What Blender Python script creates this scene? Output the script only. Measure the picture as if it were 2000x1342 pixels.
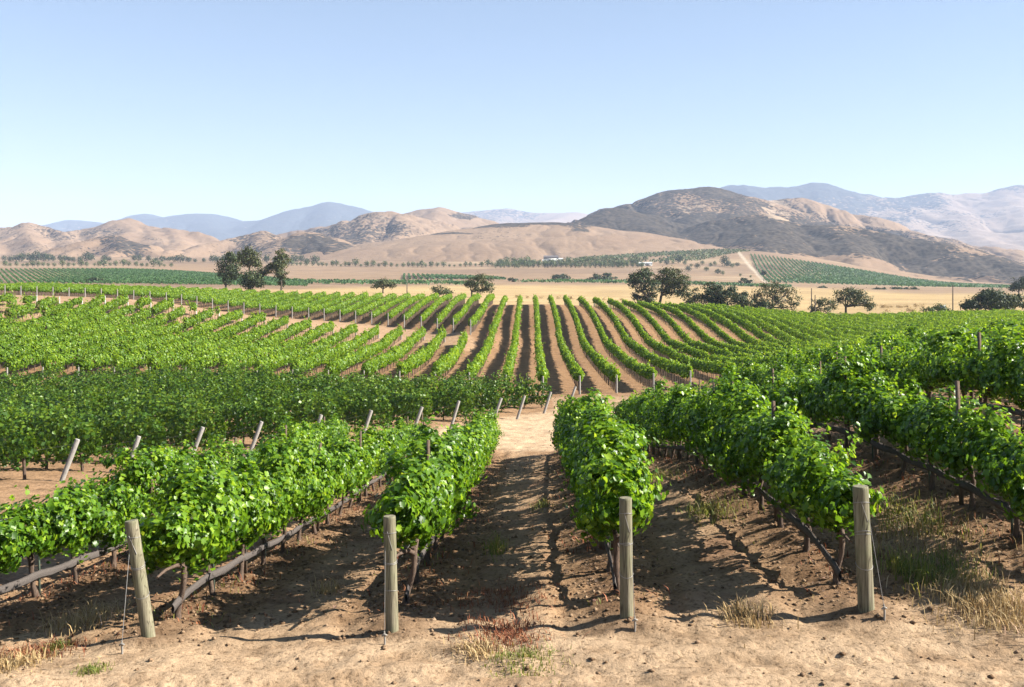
import bpy, math, random
import numpy as np

for _o in list(bpy.data.objects):
    bpy.data.objects.remove(_o)
S = bpy.context.scene
COL = S.collection
R = math.radians

# ------------------------------------------------------------------ camera, sky, sun, exposure
F, CX, CY = 1944.0, 1000.0, 540.0            # focal length and principal point of the 2000 px wide photograph
cam = bpy.data.cameras.new("camera")
cam.sensor_width = 36.0
cam.lens = 36.0 * F / 2000.0
cam.shift_y = -(671.0 - CY) / 2000.0
cam.clip_start = 0.2
cam.clip_end = 60000.0
cam_o = bpy.data.objects.new("camera", cam)
COL.objects.link(cam_o)
cam_o.location = (0, 0, 0)
cam_o.rotation_euler = (R(90), 0, 0)
S.camera = cam_o

SUN_EL, SUN_AZ = 35.0, 93.0                    # azimuth clockwise from +Y
w = bpy.data.worlds.new("World")
S.world = w
w.use_nodes = True
wn = w.node_tree
for n in list(wn.nodes):
    wn.nodes.remove(n)
sky = wn.nodes.new("ShaderNodeTexSky")
sky.sky_type = 'NISHITA'
sky.sun_disc = False
sky.sun_elevation = R(SUN_EL)
sky.sun_rotation = R(SUN_AZ)
sky.altitude = 200.0
sky.air_density = 1.0
sky.dust_density = 0.10
sky.ozone_density = 3.2
bg = wn.nodes.new("ShaderNodeBackground")
bg.inputs[1].default_value = 0.072
wo = wn.nodes.new("ShaderNodeOutputWorld")
hsv = wn.nodes.new("ShaderNodeHueSaturation")
hsv.inputs['Saturation'].default_value = 1.02
hsv.inputs['Value'].default_value = 1.0
wn.links.new(sky.outputs[0], hsv.inputs['Color'])
gam = wn.nodes.new("ShaderNodeGamma")
gam.inputs[1].default_value = 0.72
wn.links.new(hsv.outputs[0], gam.inputs[0])
tint = wn.nodes.new("ShaderNodeMix"); tint.data_type = 'RGBA'; tint.blend_type = 'MULTIPLY'; tint.inputs[0].default_value = 1.0
tint.inputs[7].default_value = (0.99, 0.972, 1.0, 1)
wn.links.new(gam.outputs[0], tint.inputs[6])
wn.links.new(tint.outputs[2], bg.inputs[0])
wn.links.new(bg.outputs[0], wo.inputs[0])

sun = bpy.data.lights.new("sun", 'SUN')
sun.energy = 5.0
sun.angle = R(0.53)
sun.color = (1.0, 0.94, 0.84)
sun_o = bpy.data.objects.new("sun", sun)
COL.objects.link(sun_o)
sun_o.location = (200, 0, 200)
sun_o.rotation_euler = (R(90 - SUN_EL), 0, R(180 - SUN_AZ))   # shines from azimuth SUN_AZ

S.view_settings.view_transform = 'Standard'
S.view_settings.look = 'None'
S.view_settings.exposure = 1.82
S.view_settings.gamma = 1.0
S.cycles.max_bounces = 6
S.cycles.diffuse_bounces = 3
S.cycles.transmission_bounces = 4
S.cycles.transparent_max_bounces = 6
S.cycles.volume_bounces = 1

rng = np.random.default_rng(7)
random.seed(7)

# ------------------------------------------------------------------ numeric helpers
def _hash(ix, iy, seed):
    h = (ix.astype(np.int64) * 374761393 + iy.astype(np.int64) * 668265263 + seed * 974711) & 0xffffffff
    h = ((h ^ (h >> 13)) * 1274126177) & 0xffffffff
    h = (h ^ (h >> 16)) & 0xffffffff
    return h.astype(np.float64) / 4294967295.0

def vnoise(x, y, seed=0):
    x = np.asarray(x, float); y = np.asarray(y, float)
    ix = np.floor(x); iy = np.floor(y)
    fx = x - ix; fy = y - iy
    fx = fx * fx * fx * (fx * (fx * 6 - 15) + 10); fy = fy * fy * fy * (fy * (fy * 6 - 15) + 10)
    a = _hash(ix, iy, seed); b = _hash(ix + 1, iy, seed)
    c = _hash(ix, iy + 1, seed); d = _hash(ix + 1, iy + 1, seed)
    return (a * (1 - fx) + b * fx) * (1 - fy) + (c * (1 - fx) + d * fx) * fy

def fbm(x, y, seed=0, octv=4, gain=0.5):
    s = 0.0; a = 1.0; t = 0.0
    for i in range(octv):
        c, sn = math.cos(i * 0.7), math.sin(i * 0.7)
        s = s + a * (vnoise((x * c - y * sn) * 2 ** i + 17.3 * i, (x * sn + y * c) * 2 ** i - 9.1 * i, seed + i) - 0.5)
        t += a; a *= gain
    return s / t * 2.0            # about -1..1

def ridged(x, y, seed=0, octv=4):
    s = 0.0; a = 1.0; t = 0.0
    for i in range(octv):
        n = 1 - np.abs(2 * vnoise(x * 2 ** i + 31.7 * i, y * 2 ** i + 11.9 * i, seed + i) - 1)
        s = s + a * n * n; t += a; a *= 0.5
    return s / t

def sstep(a, b, x):
    t = np.clip((np.asarray(x, float) - a) / (b - a), 0, 1)
    return t * t * (3 - 2 * t)

def pt(px, py, d):
    return np.array([(px - CX) / F * d, d, (CY - py) / F * d])

# ------------------------------------------------------------------ terrain: smooth sheet through surveyed points
CP = [  # (px, py, distance)
    # turning strip at the near end of the front block
    (-400, 1640, 8), (1000, 1640, 7.6), (2400, 1610, 7.5), (0, 1342, 10.9), (1000, 1342, 10.6), (2000, 1342, 10.3),
    (290, 1262, 12.5), (766, 1240, 12.5), (1224, 1220, 12.5), (1692, 1203, 12.5), (-250, 1290, 12.5), (2180, 1170, 12.5),
    # front block
    (-400, 1150, 17), (50, 1190, 15.4), (557, 1088, 19.8), (700, 987, 28.8), (825, 893, 47.7), (664, 903, 42),
    (897, 1000, 27), (955, 890, 48), (1095, 882, 46), (1150, 960, 25), (1365, 930, 23.4), (1222, 880, 39.4), (1203, 872, 47),
    (1965, 1054, 14.8), (1764, 944, 18.7), (1599, 870, 23.9), (1310, 836, 47), (1989, 851, 20.3), (2300, 880, 20),
    (2000, 782, 30), (1430, 800, 47), (1558, 778, 47), (1700, 752, 47), (2000, 722, 47), (2400, 740, 40), (2400, 700, 60),
    (1640, 835, 30), (1480, 858, 34),
    # hollow and the block with leaning posts
    (-20, 945, 33.5), (33, 934, 34.5), (230, 926, 37.3), (480, 893, 43.5), (705, 862, 49.7), (880, 837, 55.9), (1010, 819, 62.1), (1108, 798, 68.3),
    (-23, 857, 53.2), (-23, 783, 76), (400, 800, 62), (700, 790, 70), (-400, 860, 56), (-400, 780, 80), (-500, 900, 45),
    (1130, 770, 81), (1205, 768, 81), (1345, 760, 81), (1180, 803, 69), (1300, 795, 66),
    (1480, 770, 62), (1700, 728, 62), (2000, 698, 62),
    # far knoll
    (848, 752, 84), (500, 742, 85.6), (222, 737, 85.6), (32, 735, 85.6), (-300, 735, 85.6),
    (-150, 690, 98), (58, 658, 111), (150, 628, 123), (156, 675, 104), (234, 649, 114), (286, 630, 122), (348, 658, 116), (466, 658, 119.4), (530, 688, 111.5), (400, 706, 99), (700, 715, 101), (640, 690, 113), (780, 705, 110),
    (908, 673, 122), (872, 669, 128), (830, 665, 130.5), (697, 657, 131), (654, 653, 131), (609, 649, 131), (566, 642, 131), (525, 636, 131), (481, 631, 131), (436, 624, 131), (350, 609, 131), (218, 598, 131), (0, 592, 131), (-300, 590, 131),
    (921, 648, 134), (891, 650, 142), (860, 648, 149.6), (765, 636, 161), (672, 628, 167.5), (611, 624, 171), (518, 618, 173), (457, 611, 175), (395, 603, 176), (334, 594, 178), (242, 588, 179), (88, 582, 180), (-200, 580, 181),
    (330, 577, 214), (480, 582, 214), (660, 588, 214), (150, 572, 214), (0, 567, 214), (-300, 564, 214), (880, 594, 208), (932, 633, 150), (954, 598, 190),
    (1055, 769, 82), (1055, 735, 98), (1053, 704, 121), (1050, 681, 136), (1049, 654, 146), (1047, 621, 167), (1044, 599, 192), (1043, 593, 208), (1043, 592, 228),
    (930, 747, 89), (960, 690, 123), (974, 643, 151), (986, 600, 195),
    (1200, 702, 121), (1180, 652, 147), (1150, 620, 168), (1136, 600, 195),
    (1350, 704, 121), (1340, 683, 140), (1350, 657, 151), (1345, 630, 167), (1300, 609, 206), (1440, 634, 169), (1480, 688, 138), (1430, 655, 152), (1430, 614, 206),
    (1518, 629, 195), (1560, 655, 160), (1640, 688, 137), (1640, 652, 170), (1650, 635, 200), (1800, 660, 150), (1800, 628, 205), (2000, 622, 210), (2400, 620, 210),
    (1480, 730, 100), (1600, 711, 100), (1750, 692, 100), (1900, 682, 100), (2300, 675, 100), (1950, 650, 140), (2300, 645, 140),
    # dry field and everything beyond
    (0, 562, 300), (300, 566, 300), (480, 567, 280), (700, 572, 300), (900, 578, 290), (1043, 587, 280), (1250, 591, 280), (1450, 606, 260), (1650, 611, 270), (1850, 607, 270), (2000, 604, 270), (-400, 560, 300), (2400, 602, 280),
    (0, 555, 400), (300, 556, 400), (600, 561, 400), (1000, 570, 400), (1500, 580, 400), (2000, 580, 400), (2500, 580, 400), (-500, 555, 400),
    (0, 536, 600), (300, 538, 600), (590, 550, 600), (800, 551, 600), (1000, 553, 600), (1300, 556, 600), (1600, 564, 600), (2000, 568, 600), (-500, 536, 600), (2500, 568, 600),
    (0, 526, 800), (300, 526, 800), (590, 541, 800), (800, 540, 800), (1000, 542, 800), (1300, 546, 800), (1530, 553, 800), (1800, 561, 800), (2000, 563, 800), (-500, 526, 800), (2500, 563, 800),
    (0, 518, 1100), (300, 518, 1100), (600, 521, 1100), (800, 524, 1100), (1000, 522, 1100), (1300, 521, 1100), (1500, 522, 1100), (1700, 538, 1100), (1800, 552, 1100), (2000, 559, 1100), (-500, 518, 1100), (2500, 560, 1100),
    (0, 504, 1400), (300, 504, 1400), (600, 509, 1400), (800, 509, 1400), (1000, 506, 1400), (1200, 500, 1400), (1330, 492, 1400), (1450, 489, 1400), (1600, 507, 1400), (1750, 531, 1400), (1850, 546, 1400), (2000, 554, 1400), (-500, 504, 1400), (2500, 555, 1400),
    (-500, 508, 2200), (500, 508, 2200), (1400, 510, 2200), (2400, 545, 2200),
    (-1000, 520, 6000), (500, 520, 6000), (1500, 525, 6000), (3000, 530, 6000), (-1000, 532, 16000), (1000, 532, 16000), (3000, 532, 16000),
]
OFF = 20.0
_P = np.array([pt(*c) for c in CP])
_P = np.vstack([_P, [[-12, 0, -4.6], [0, 0, -4.4], [12, 0, -4.1], [-25, -14, -4.8], [0, -14, -4.4], [25, -14, -4.0], [-20, 8, -4.9], [22, 8, -3.4]]])
_U = np.stack([_P[:, 0] / (_P[:, 1] + OFF), np.log(_P[:, 1] + OFF) * 0.6], 1)
_V = _P[:, 2] / (_P[:, 1] + OFF)
def _phi(r2):
    return np.where(r2 > 1e-14, 0.5 * r2 * np.log(np.maximum(r2, 1e-14)), 0)
_n = len(_U)
_K = _phi(((_U[:, None] - _U[None]) ** 2).sum(-1)) + np.eye(_n) * 2e-4
_A = np.zeros((_n + 3, _n + 3)); _A[:_n, :_n] = _K
_A[:_n, _n] = 1; _A[:_n, _n + 1:] = _U; _A[_n:, :_n] = _A[:_n, _n:].T
_W = np.linalg.solve(_A, np.concatenate([_V, np.zeros(3)]))
def tps(u, v):
    out = np.empty(u.shape); uf, vf, of = u.ravel(), v.ravel(), out.reshape(-1)
    for i in range(0, len(uf), 20000):
        q = np.stack([uf[i:i + 20000], vf[i:i + 20000]], 1)
        k = _phi(((q[:, None] - _U[None]) ** 2).sum(-1))
        of[i:i + 20000] = k @ _W[:_n] + _W[_n] + q @ _W[_n + 1:]
    return out
UG = np.linspace(-1.3, 1.3, 261)
VG = np.linspace(math.log(5.5), math.log(20000.0), 420)
_vv, _uu = np.meshgrid(VG, UG, indexing='ij')
_G = tps(_uu, _vv * 0.6)
def gz0(x, y):
    """smooth ground height at (x, y)"""
    x = np.asarray(x, float); y = np.asarray(y, float)
    yo = np.maximum(y + OFF, 5.6)
    fu = np.clip((x / yo - UG[0]) / (UG[1] - UG[0]), 0, len(UG) - 1.001)
    fv = np.clip((np.log(yo) - VG[0]) / (VG[1] - VG[0]), 0, len(VG) - 1.001)
    i = fv.astype(int); j = fu.astype(int); a = fv - i; b = fu - j
    g = (_G[i, j] * (1 - b) + _G[i, j + 1] * b) * (1 - a) + (_G[i + 1, j] * (1 - b) + _G[i + 1, j + 1] * b) * a
    return g * yo

# ------------------------------------------------------------------ the planting plan (all rows as near and far plan points)
def xy(px, d):
    return np.array([(px - CX) / F * d, d])
A_ROWS = [  # rows of the front block: near point, far point
    ((-7.60, 11.0), (-7.26, 42.0)), ((-4.60, 13.3), (-4.28, 47.3)), ((-1.47, 13.3), (-1.10, 48.5)), ((1.42, 13.2), (2.42, 45.0)),
    ((4.42, 13.2), (5.15, 46.0)), ((7.40, 12.8), (7.75, 47.5)), ((10.40, 12.8), (10.75, 50.0)), ((13.4, 12.8), (13.8, 52.0)),
    ((16.4, 16.0), (16.8, 54.0)), ((19.4, 24.0), (19.8, 56.0)), ((22.4, 30.0), (22.8, 58.0)), ((25.4, 36.0), (25.8, 59.0)), ((28.4, 42.0), (28.8, 60.0)), ((31.4, 48.0), (31.8, 61.0))]
B_PX = [120, 245, 368, 485, 607, 705, 803, 880, 960, 1010, 1062, 1108]
B_POSTS = [xy(p, 34.2 + 3.1 * i) for i, p in enumerate(B_PX)]
B_DIR = np.array([-0.985, 0.172])
def grid(i, y): return np.array([1.02 + 3.0 * i + 0.0184 * y, y])      # one planting grid runs through all upper blocks
C_ROWS = []
for n_ in range(24):
    ya, yb = 84.0, (122.0 if n_ == 0 else 127.0 if n_ == 1 else 130.5)
    while grid(-3 - n_, ya)[0] / ya * F + CX < -130: ya += 1.0
    if ya < yb - 5: C_ROWS.append((grid(-3 - n_, ya), grid(-3 - n_, yb)))
D_ROWS = []
for k_ in range(-2, 34):
    y0 = 81.5 if k_ < 5 else max(67.0, 81 - (k_ - 4) * 2.2)
    y1 = 203.0 if k_ < 8 else min(214.0, 203 + (k_ - 7) * 1.2)
    while grid(k_, y0)[0] / y0 * F + CX > 2130 and y0 < y1 - 5: y0 += 1.0
    if y0 < y1 - 8: D_ROWS.append((grid(k_, y0), grid(k_, y1)))
E_ROWS = []
for j_ in range(33):
    d_ = float(np.interp(j_, [0, 1, 2, 3, 5, 8, 10, 14, 19, 32], [133, 142, 149.6, 155, 161, 167.5, 170.8, 174, 178, 181]))
    E_ROWS.append((grid(-3 - j_, d_), grid(-3 - j_, 213.0)))

def row_lat(x, y, rows):
    """distance to the nearest row line and whether inside the block's length"""
    best = np.full(np.shape(x), 99.0)
    for a, b in rows:
        a = np.asarray(a); b = np.asarray(b); d = b - a; L = np.hypot(*d); d = d / L
        s = (x - a[0]) * d[0] + (y - a[1]) * d[1]
        l = np.abs((x - a[0]) * d[1] - (y - a[1]) * d[0])
        best = np.where((s > -1) & (s < L + 1), np.minimum(best, l), best)
    return best

def relief(x, y):
    """small-scale relief of the soil: low berms under the rows, ruts, clods"""
    near = 1 - sstep(60, 110, y)
    la = row_lat(x, y, A_ROWS)
    inblk = (la < 1.7)
    berm = np.where(inblk, 0.09 * np.exp(-(la / 0.42) ** 2) + 0.028 * np.exp(-((la - 1.0) / 0.18) ** 2) - 0.018 * np.exp(-((la - 0.72) / 0.15) ** 2), 0)
    r = berm * near
    r = r + near * (0.05 * fbm(x * 0.45, y * 0.45, 3, 3) + 0.045 * fbm(x * 1.7, y * 2.8, 5, 3) + 0.028 * fbm(x * 6.0, y * 7.5, 9, 3))
    # wheel ruts of the turning strip
    for yc, ph in ((11.05, 0.0), (9.75, 0.3)):
        dy = y - (yc + 0.22 * np.sin(x * 0.22 + ph)); tr = np.exp(-(dy / 0.16) ** 2)
        r = r - 0.035 * tr + 0.022 * np.exp(-((np.abs(dy) - 0.28) / 0.09) ** 2) + 0.012 * tr * np.sin(x * 26 + dy * 16)
    # cross ripples left by the cultivator
    cult = np.where(inblk, 1.0, 0.25) * (1 - sstep(35, 60, y))
    r = r + cult * 0.030 * np.sin(y * 7.5 + 5 * fbm(x * 0.5, y * 0.35, 21, 2) + x * 0.7) * (0.5 + 0.5 * fbm(x * 0.9, y * 0.9, 33, 2))
    return r

def gz(x, y):
    x = np.asarray(x, float); y = np.asarray(y, float)
    return gz0(x, y) + relief(x, y)

# ------------------------------------------------------------------ object helpers
def tag(o, label=None, cat=None, group=None, kind=None):
    if label: o['label'] = label
    if cat: o['category'] = cat
    if group: o['group'] = group
    if kind: o['kind'] = kind
    return o

def empty(name, loc, label=None, cat=None, group=None, rz=0.0):
    o = bpy.data.objects.new(name, None)
    COL.objects.link(o)
    o.location = tuple(float(v) for v in loc); o.rotation_euler = (0, 0, rz)
    o.empty_display_size = 0.3
    return tag(o, label, cat, group)

def mesh_np(name, verts, faces, mats, parent=None, attrs=None, smooth=False, mat_idx=None, origin=None):
    """verts (n,3) in world space, faces: (m,k) int array or list of such arrays"""
    verts = np.asarray(verts, dtype=np.float64)
    off = np.zeros(3)
    if parent is not None:
        off = np.array(parent.location)
        if parent.parent is not None: off = off + np.array(parent.parent.location)
    elif origin is not None:
        off = np.asarray(origin, float)
    fl = faces if isinstance(faces, list) else [faces]
    fl = [np.asarray(f, dtype=np.int32) for f in fl if len(f)]
    me = bpy.data.meshes.new(name)
    me.vertices.add(len(verts))
    me.vertices.foreach_set("co", (verts - off).astype(np.float32).ravel())
    loops = np.concatenate([f.ravel() for f in fl]); cnt = np.concatenate([np.full(len(f), f.shape[1], np.int32) for f in fl])
    me.loops.add(len(loops)); me.loops.foreach_set("vertex_index", loops)
    me.polygons.add(len(cnt))
    me.polygons.foreach_set("loop_start", np.concatenate([[0], np.cumsum(cnt)[:-1]]).astype(np.int32))
    if smooth:
        me.polygons.foreach_set("use_smooth", np.ones(len(cnt), bool))
    for m in (mats if isinstance(mats, list) else [mats]):
        me.materials.append(m)
    if mat_idx is not None:
        me.polygons.foreach_set("material_index", np.asarray(mat_idx, np.int32))
    for k, v in (attrs or {}).items():
        v = np.asarray(v, np.float32)
        if v.ndim == 1:
            at = me.attributes.new(k, 'FLOAT', 'POINT'); at.data.foreach_set("value", v)
        else:
            at = me.attributes.new(k, 'FLOAT_COLOR', 'POINT')
            at.data.foreach_set("color", np.concatenate([v, np.ones((len(v), 1), np.float32)], 1).ravel())
    me.update(calc_edges=True)
    o = bpy.data.objects.new(name, me)
    COL.objects.link(o)
    if parent is not None:
        o.parent = parent
    elif origin is not None:
        o.location = tuple(off)
    return o

class Build:
    """collects simple shapes into one mesh"""
    def __init__(self): self.v = []; self.f3 = []; self.f4 = []; self.n = 0; self.pn = []
    def add(self, v, f):
        v = np.asarray(v, float)
        f = np.asarray(f, int) + self.n
        (self.f3 if f.shape[1] == 3 else self.f4).append(f)
        self.v.append(v); self.n += len(v)
    def tube(self, pts, rad, sides=8, caps=True, wob=0.0, squash=None):
        pts = np.asarray(pts, float); k = len(pts); rad = np.broadcast_to(np.asarray(rad, float), (k,))
        t = np.gradient(pts, axis=0); t /= np.linalg.norm(t, axis=1)[:, None] + 1e-9
        ref = np.array([0, 0, 1.0]) if abs(t[:, 2]).mean() < 0.8 else np.array([1.0, 0, 0])
        u = np.cross(t, ref); u /= np.linalg.norm(u, axis=1)[:, None] + 1e-9
        wv = np.cross(u, t)
        ang = np.linspace(0, 2 * math.pi, sides, endpoint=False)
        rr = rad[:, None] * (1 + (wob * (rng.random((k, sides)) - 0.5) * 2 if wob else 0))
        su = 1.0 if squash is None else squash
        ring = pts[:, None] + (u[:, None] * np.cos(ang)[None, :, None] * su + wv[:, None] * np.sin(ang)[None, :, None]) * rr[..., None]
        v = ring.reshape(-1, 3)
        i = np.arange(k - 1)[:, None] * sides + np.arange(sides)[None]
        j = np.arange(k - 1)[:, None] * sides + (np.arange(sides)[None] + 1) % sides
        self.add(v, np.stack([i, j, j + sides, i + sides], -1).reshape(-1, 4))
        if caps:
            for e, o_ in ((0, 1), (k - 1, -1)):
                vv = np.vstack([ring[e], ring[e].mean(0)])
                f = [(b, a, sides) if o_ > 0 else (a, b, sides) for a, b in zip(range(sides), list(range(1, sides)) + [0])]
                self.add(vv, f)
        return self
    def box(self, c, size, rz=0.0):
        c = np.asarray(c, float); s = np.asarray(size, float) / 2
        q = np.array([[x, y, z] for z in (-1, 1) for y in (-1, 1) for x in (-1, 1)], float) * s
        ca, sa = math.cos(rz), math.sin(rz)
        q = np.stack([q[:, 0] * ca - q[:, 1] * sa, q[:, 0] * sa + q[:, 1] * ca, q[:, 2]], 1) + c
        self.add(q, [(0, 2, 3, 1), (4, 5, 7, 6), (0, 1, 5, 4), (2, 6, 7, 3), (0, 4, 6, 2), (1, 3, 7, 5)])
        return self
    def obj(self, name, mat, parent=None, smooth=False, attrs=None, origin=None):
        fs = []
        if self.f3: fs.append(np.concatenate(self.f3))
        if self.f4: fs.append(np.concatenate(self.f4))
        return mesh_np(name, np.concatenate(self.v), fs, mat, parent, attrs, smooth, None, origin)

# ------------------------------------------------------------------ materials
def mat(name):
    m = bpy.data.materials.new(name); m.use_nodes = True
    nt = m.node_tree
    for n in list(nt.nodes): nt.nodes.remove(n)
    out = nt.nodes.new("ShaderNodeOutputMaterial")
    return m, nt, out
def N(nt, t, **kw):
    n = nt.nodes.new(t)
    for k, v in kw.items():
        if k.startswith('i_'):
            n.inputs[k[2:].replace('_', ' ')].default_value = v
        else:
            setattr(n, k, v)
    return n
def ramp(nt, fac, stops):
    r = nt.nodes.new("ShaderNodeValToRGB")
    el = r.color_ramp.elements
    while len(el) < len(stops): el.new(0.5)
    for e, (p, c) in zip(el, stops):
        e.position = p; e.color = (*c, 1)
    nt.links.new(fac, r.inputs[0])
    return r
def math_n(nt, op, a, b=None, clamp=False):
    n = nt.nodes.new("ShaderNodeMath"); n.operation = op; n.use_clamp = clamp
    for i, v in enumerate((a, b)):
        if v is None: continue
        if isinstance(v, (int, float)): n.inputs[i].default_value = v
        else: nt.links.new(v, n.inputs[i])
    return n.outputs[0]
def mixc(nt, fac, a, b, mode='MIX'):
    n = nt.nodes.new("ShaderNodeMix"); n.data_type = 'RGBA'; n.blend_type = mode
    if isinstance(fac, (int, float)): n.inputs[0].default_value = fac
    else: nt.links.new(fac, n.inputs[0])
    for i, v in ((6, a), (7, b)):
        if isinstance(v, tuple): n.inputs[i].default_value = (*v, 1)
        else: nt.links.new(v, n.inputs[i])
    return n.outputs[2]

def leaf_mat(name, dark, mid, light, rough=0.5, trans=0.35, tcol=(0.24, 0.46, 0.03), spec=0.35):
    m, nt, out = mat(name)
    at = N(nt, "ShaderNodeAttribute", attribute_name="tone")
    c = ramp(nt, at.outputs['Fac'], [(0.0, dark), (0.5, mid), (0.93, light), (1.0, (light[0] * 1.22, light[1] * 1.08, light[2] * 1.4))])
    p = N(nt, "ShaderNodeBsdfPrincipled")
    p.inputs['Roughness'].default_value = rough
    p.inputs['Specular IOR Level'].default_value = spec
    nt.links.new(c.outputs[0], p.inputs['Base Color'])
    t = N(nt, "ShaderNodeBsdfTranslucent")
    tc = mixc(nt, 1.0, c.outputs[0], (tcol[0] / 0.10, tcol[1] / 0.22, tcol[2] / 0.02), 'MULTIPLY')
    nt.links.new(tc, t.inputs[0])
    mx = N(nt, "ShaderNodeMixShader"); mx.inputs[0].default_value = trans
    nt.links.new(p.outputs[0], mx.inputs[1]); nt.links.new(t.outputs[0], mx.inputs[2])
    nt.links.new(mx.outputs[0], out.inputs[0])
    return m
M = {}
M['vine_leaf'] = leaf_mat('vine_leaf', (0.028, 0.074, 0.005), (0.080, 0.168, 0.008), (0.18, 0.29, 0.016), 0.40, 0.36)
M['vine_leaf_mid'] = leaf_mat('vine_leaf_mid', (0.046, 0.105, 0.005), (0.098, 0.180, 0.008), (0.19, 0.285, 0.016), 0.46, 0.36)
M['vine_leaf_dark'] = leaf_mat('vine_leaf_dark', (0.024, 0.062, 0.007), (0.054, 0.116, 0.011), (0.13, 0.21, 0.020), 0.42, 0.30)
M['vine_leaf_far'] = leaf_mat('vine_leaf_far', (0.024, 0.068, 0.0176), (0.04, 0.1, 0.024), (0.06, 0.128, 0.0288), 0.6, 0.25)
M['oak_leaf'] = leaf_mat('oak_leaf', (0.016, 0.026, 0.006), (0.044, 0.060, 0.013), (0.120, 0.130, 0.034), 0.6, 0.2, (0.14, 0.24, 0.02))
M['bush_leaf'] = leaf_mat('bush_leaf', (0.012, 0.023, 0.006), (0.028, 0.048, 0.011), (0.072, 0.096, 0.024), 0.6, 0.2, (0.14, 0.24, 0.02))
M['orchard_leaf'] = leaf_mat('orchard_leaf', (0.0375, 0.06375, 0.0165), (0.06375, 0.09375, 0.024), (0.105, 0.135, 0.03375), 0.6, 0.25, (0.16, 0.28, 0.02))
M['weed_green'] = leaf_mat('weed_green', (0.055, 0.085, 0.012), (0.12, 0.15, 0.026), (0.26, 0.235, 0.07), 0.6, 0.3)
M['weed_dry'] = leaf_mat('weed_dry', (0.24, 0.15, 0.06), (0.38, 0.265, 0.12), (0.48, 0.37, 0.20), 0.8, 0.25, (0.10, 0.22, 0.02))
M['litter'] = leaf_mat('litter', (0.04, 0.024, 0.0144), (0.104, 0.06, 0.032), (0.24, 0.16, 0.088), 0.8, 0.1, (0.10, 0.22, 0.02))
M['weed_red'] = leaf_mat('weed_red', (0.105, 0.03, 0.0135), (0.2025, 0.06375, 0.02625), (0.315, 0.1425, 0.06), 0.8, 0.2, (0.10, 0.22, 0.02))

def bark_mat(name, c1, c2, scale=18.0, stretch=0.12):
    m, nt, out = mat(name)
    tc = N(nt, "ShaderNodeTexCoord"); mp = N(nt, "ShaderNodeMapping")
    mp.inputs['Scale'].default_value = (scale, scale, scale * stretch)
    nt.links.new(tc.outputs['Object'], mp.inputs[0])
    nz = N(nt, "ShaderNodeTexNoise"); nz.inputs['Scale'].default_value = 3.0; nz.inputs['Detail'].default_value = 6; nz.inputs['Roughness'].default_value = 0.65
    nt.links.new(mp.outputs[0], nz.inputs[0])
    c = ramp(nt, nz.outputs['Fac'], [(0.3, c1), (0.7, c2)])
    p = N(nt, "ShaderNodeBsdfPrincipled"); p.inputs['Roughness'].default_value = 0.9; p.inputs['Specular IOR Level'].default_value = 0.2
    nt.links.new(c.outputs[0], p.inputs['Base Color'])
    b = N(nt, "ShaderNodeBump"); b.inputs['Strength'].default_value = 0.8; b.inputs['Distance'].default_value = 0.02
    nt.links.new(nz.outputs['Fac'], b.inputs['Height']); nt.links.new(b.outputs[0], p.inputs['Normal'])
    nt.links.new(p.outputs[0], out.inputs[0])
    return m
M['vine_bark'] = bark_mat('vine_bark', (0.035, 0.023, 0.017), (0.15, 0.105, 0.078), 30, 0.10)
M['oak_bark'] = bark_mat('oak_bark', (0.035, 0.028, 0.022), (0.11, 0.09, 0.07), 2, 0.3)
M['stake'] = bark_mat('stake', (0.06, 0.042, 0.03), (0.17, 0.125, 0.09), 40, 0.06)
M['steel_stake'] = bark_mat('steel_stake', (0.05, 0.075, 0.055), (0.10, 0.12, 0.09), 30, 0.2)
M['grey_post'] = bark_mat('grey_post', (0.17, 0.158, 0.143), (0.36, 0.34, 0.312), 22, 0.06)
M['pole_wood'] = bark_mat('pole_wood', (0.07, 0.055, 0.045), (0.15, 0.12, 0.10), 8, 0.05)
M['net'] = bark_mat('net', (0.035, 0.030, 0.028), (0.135, 0.115, 0.104), 30, 1.0)

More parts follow.
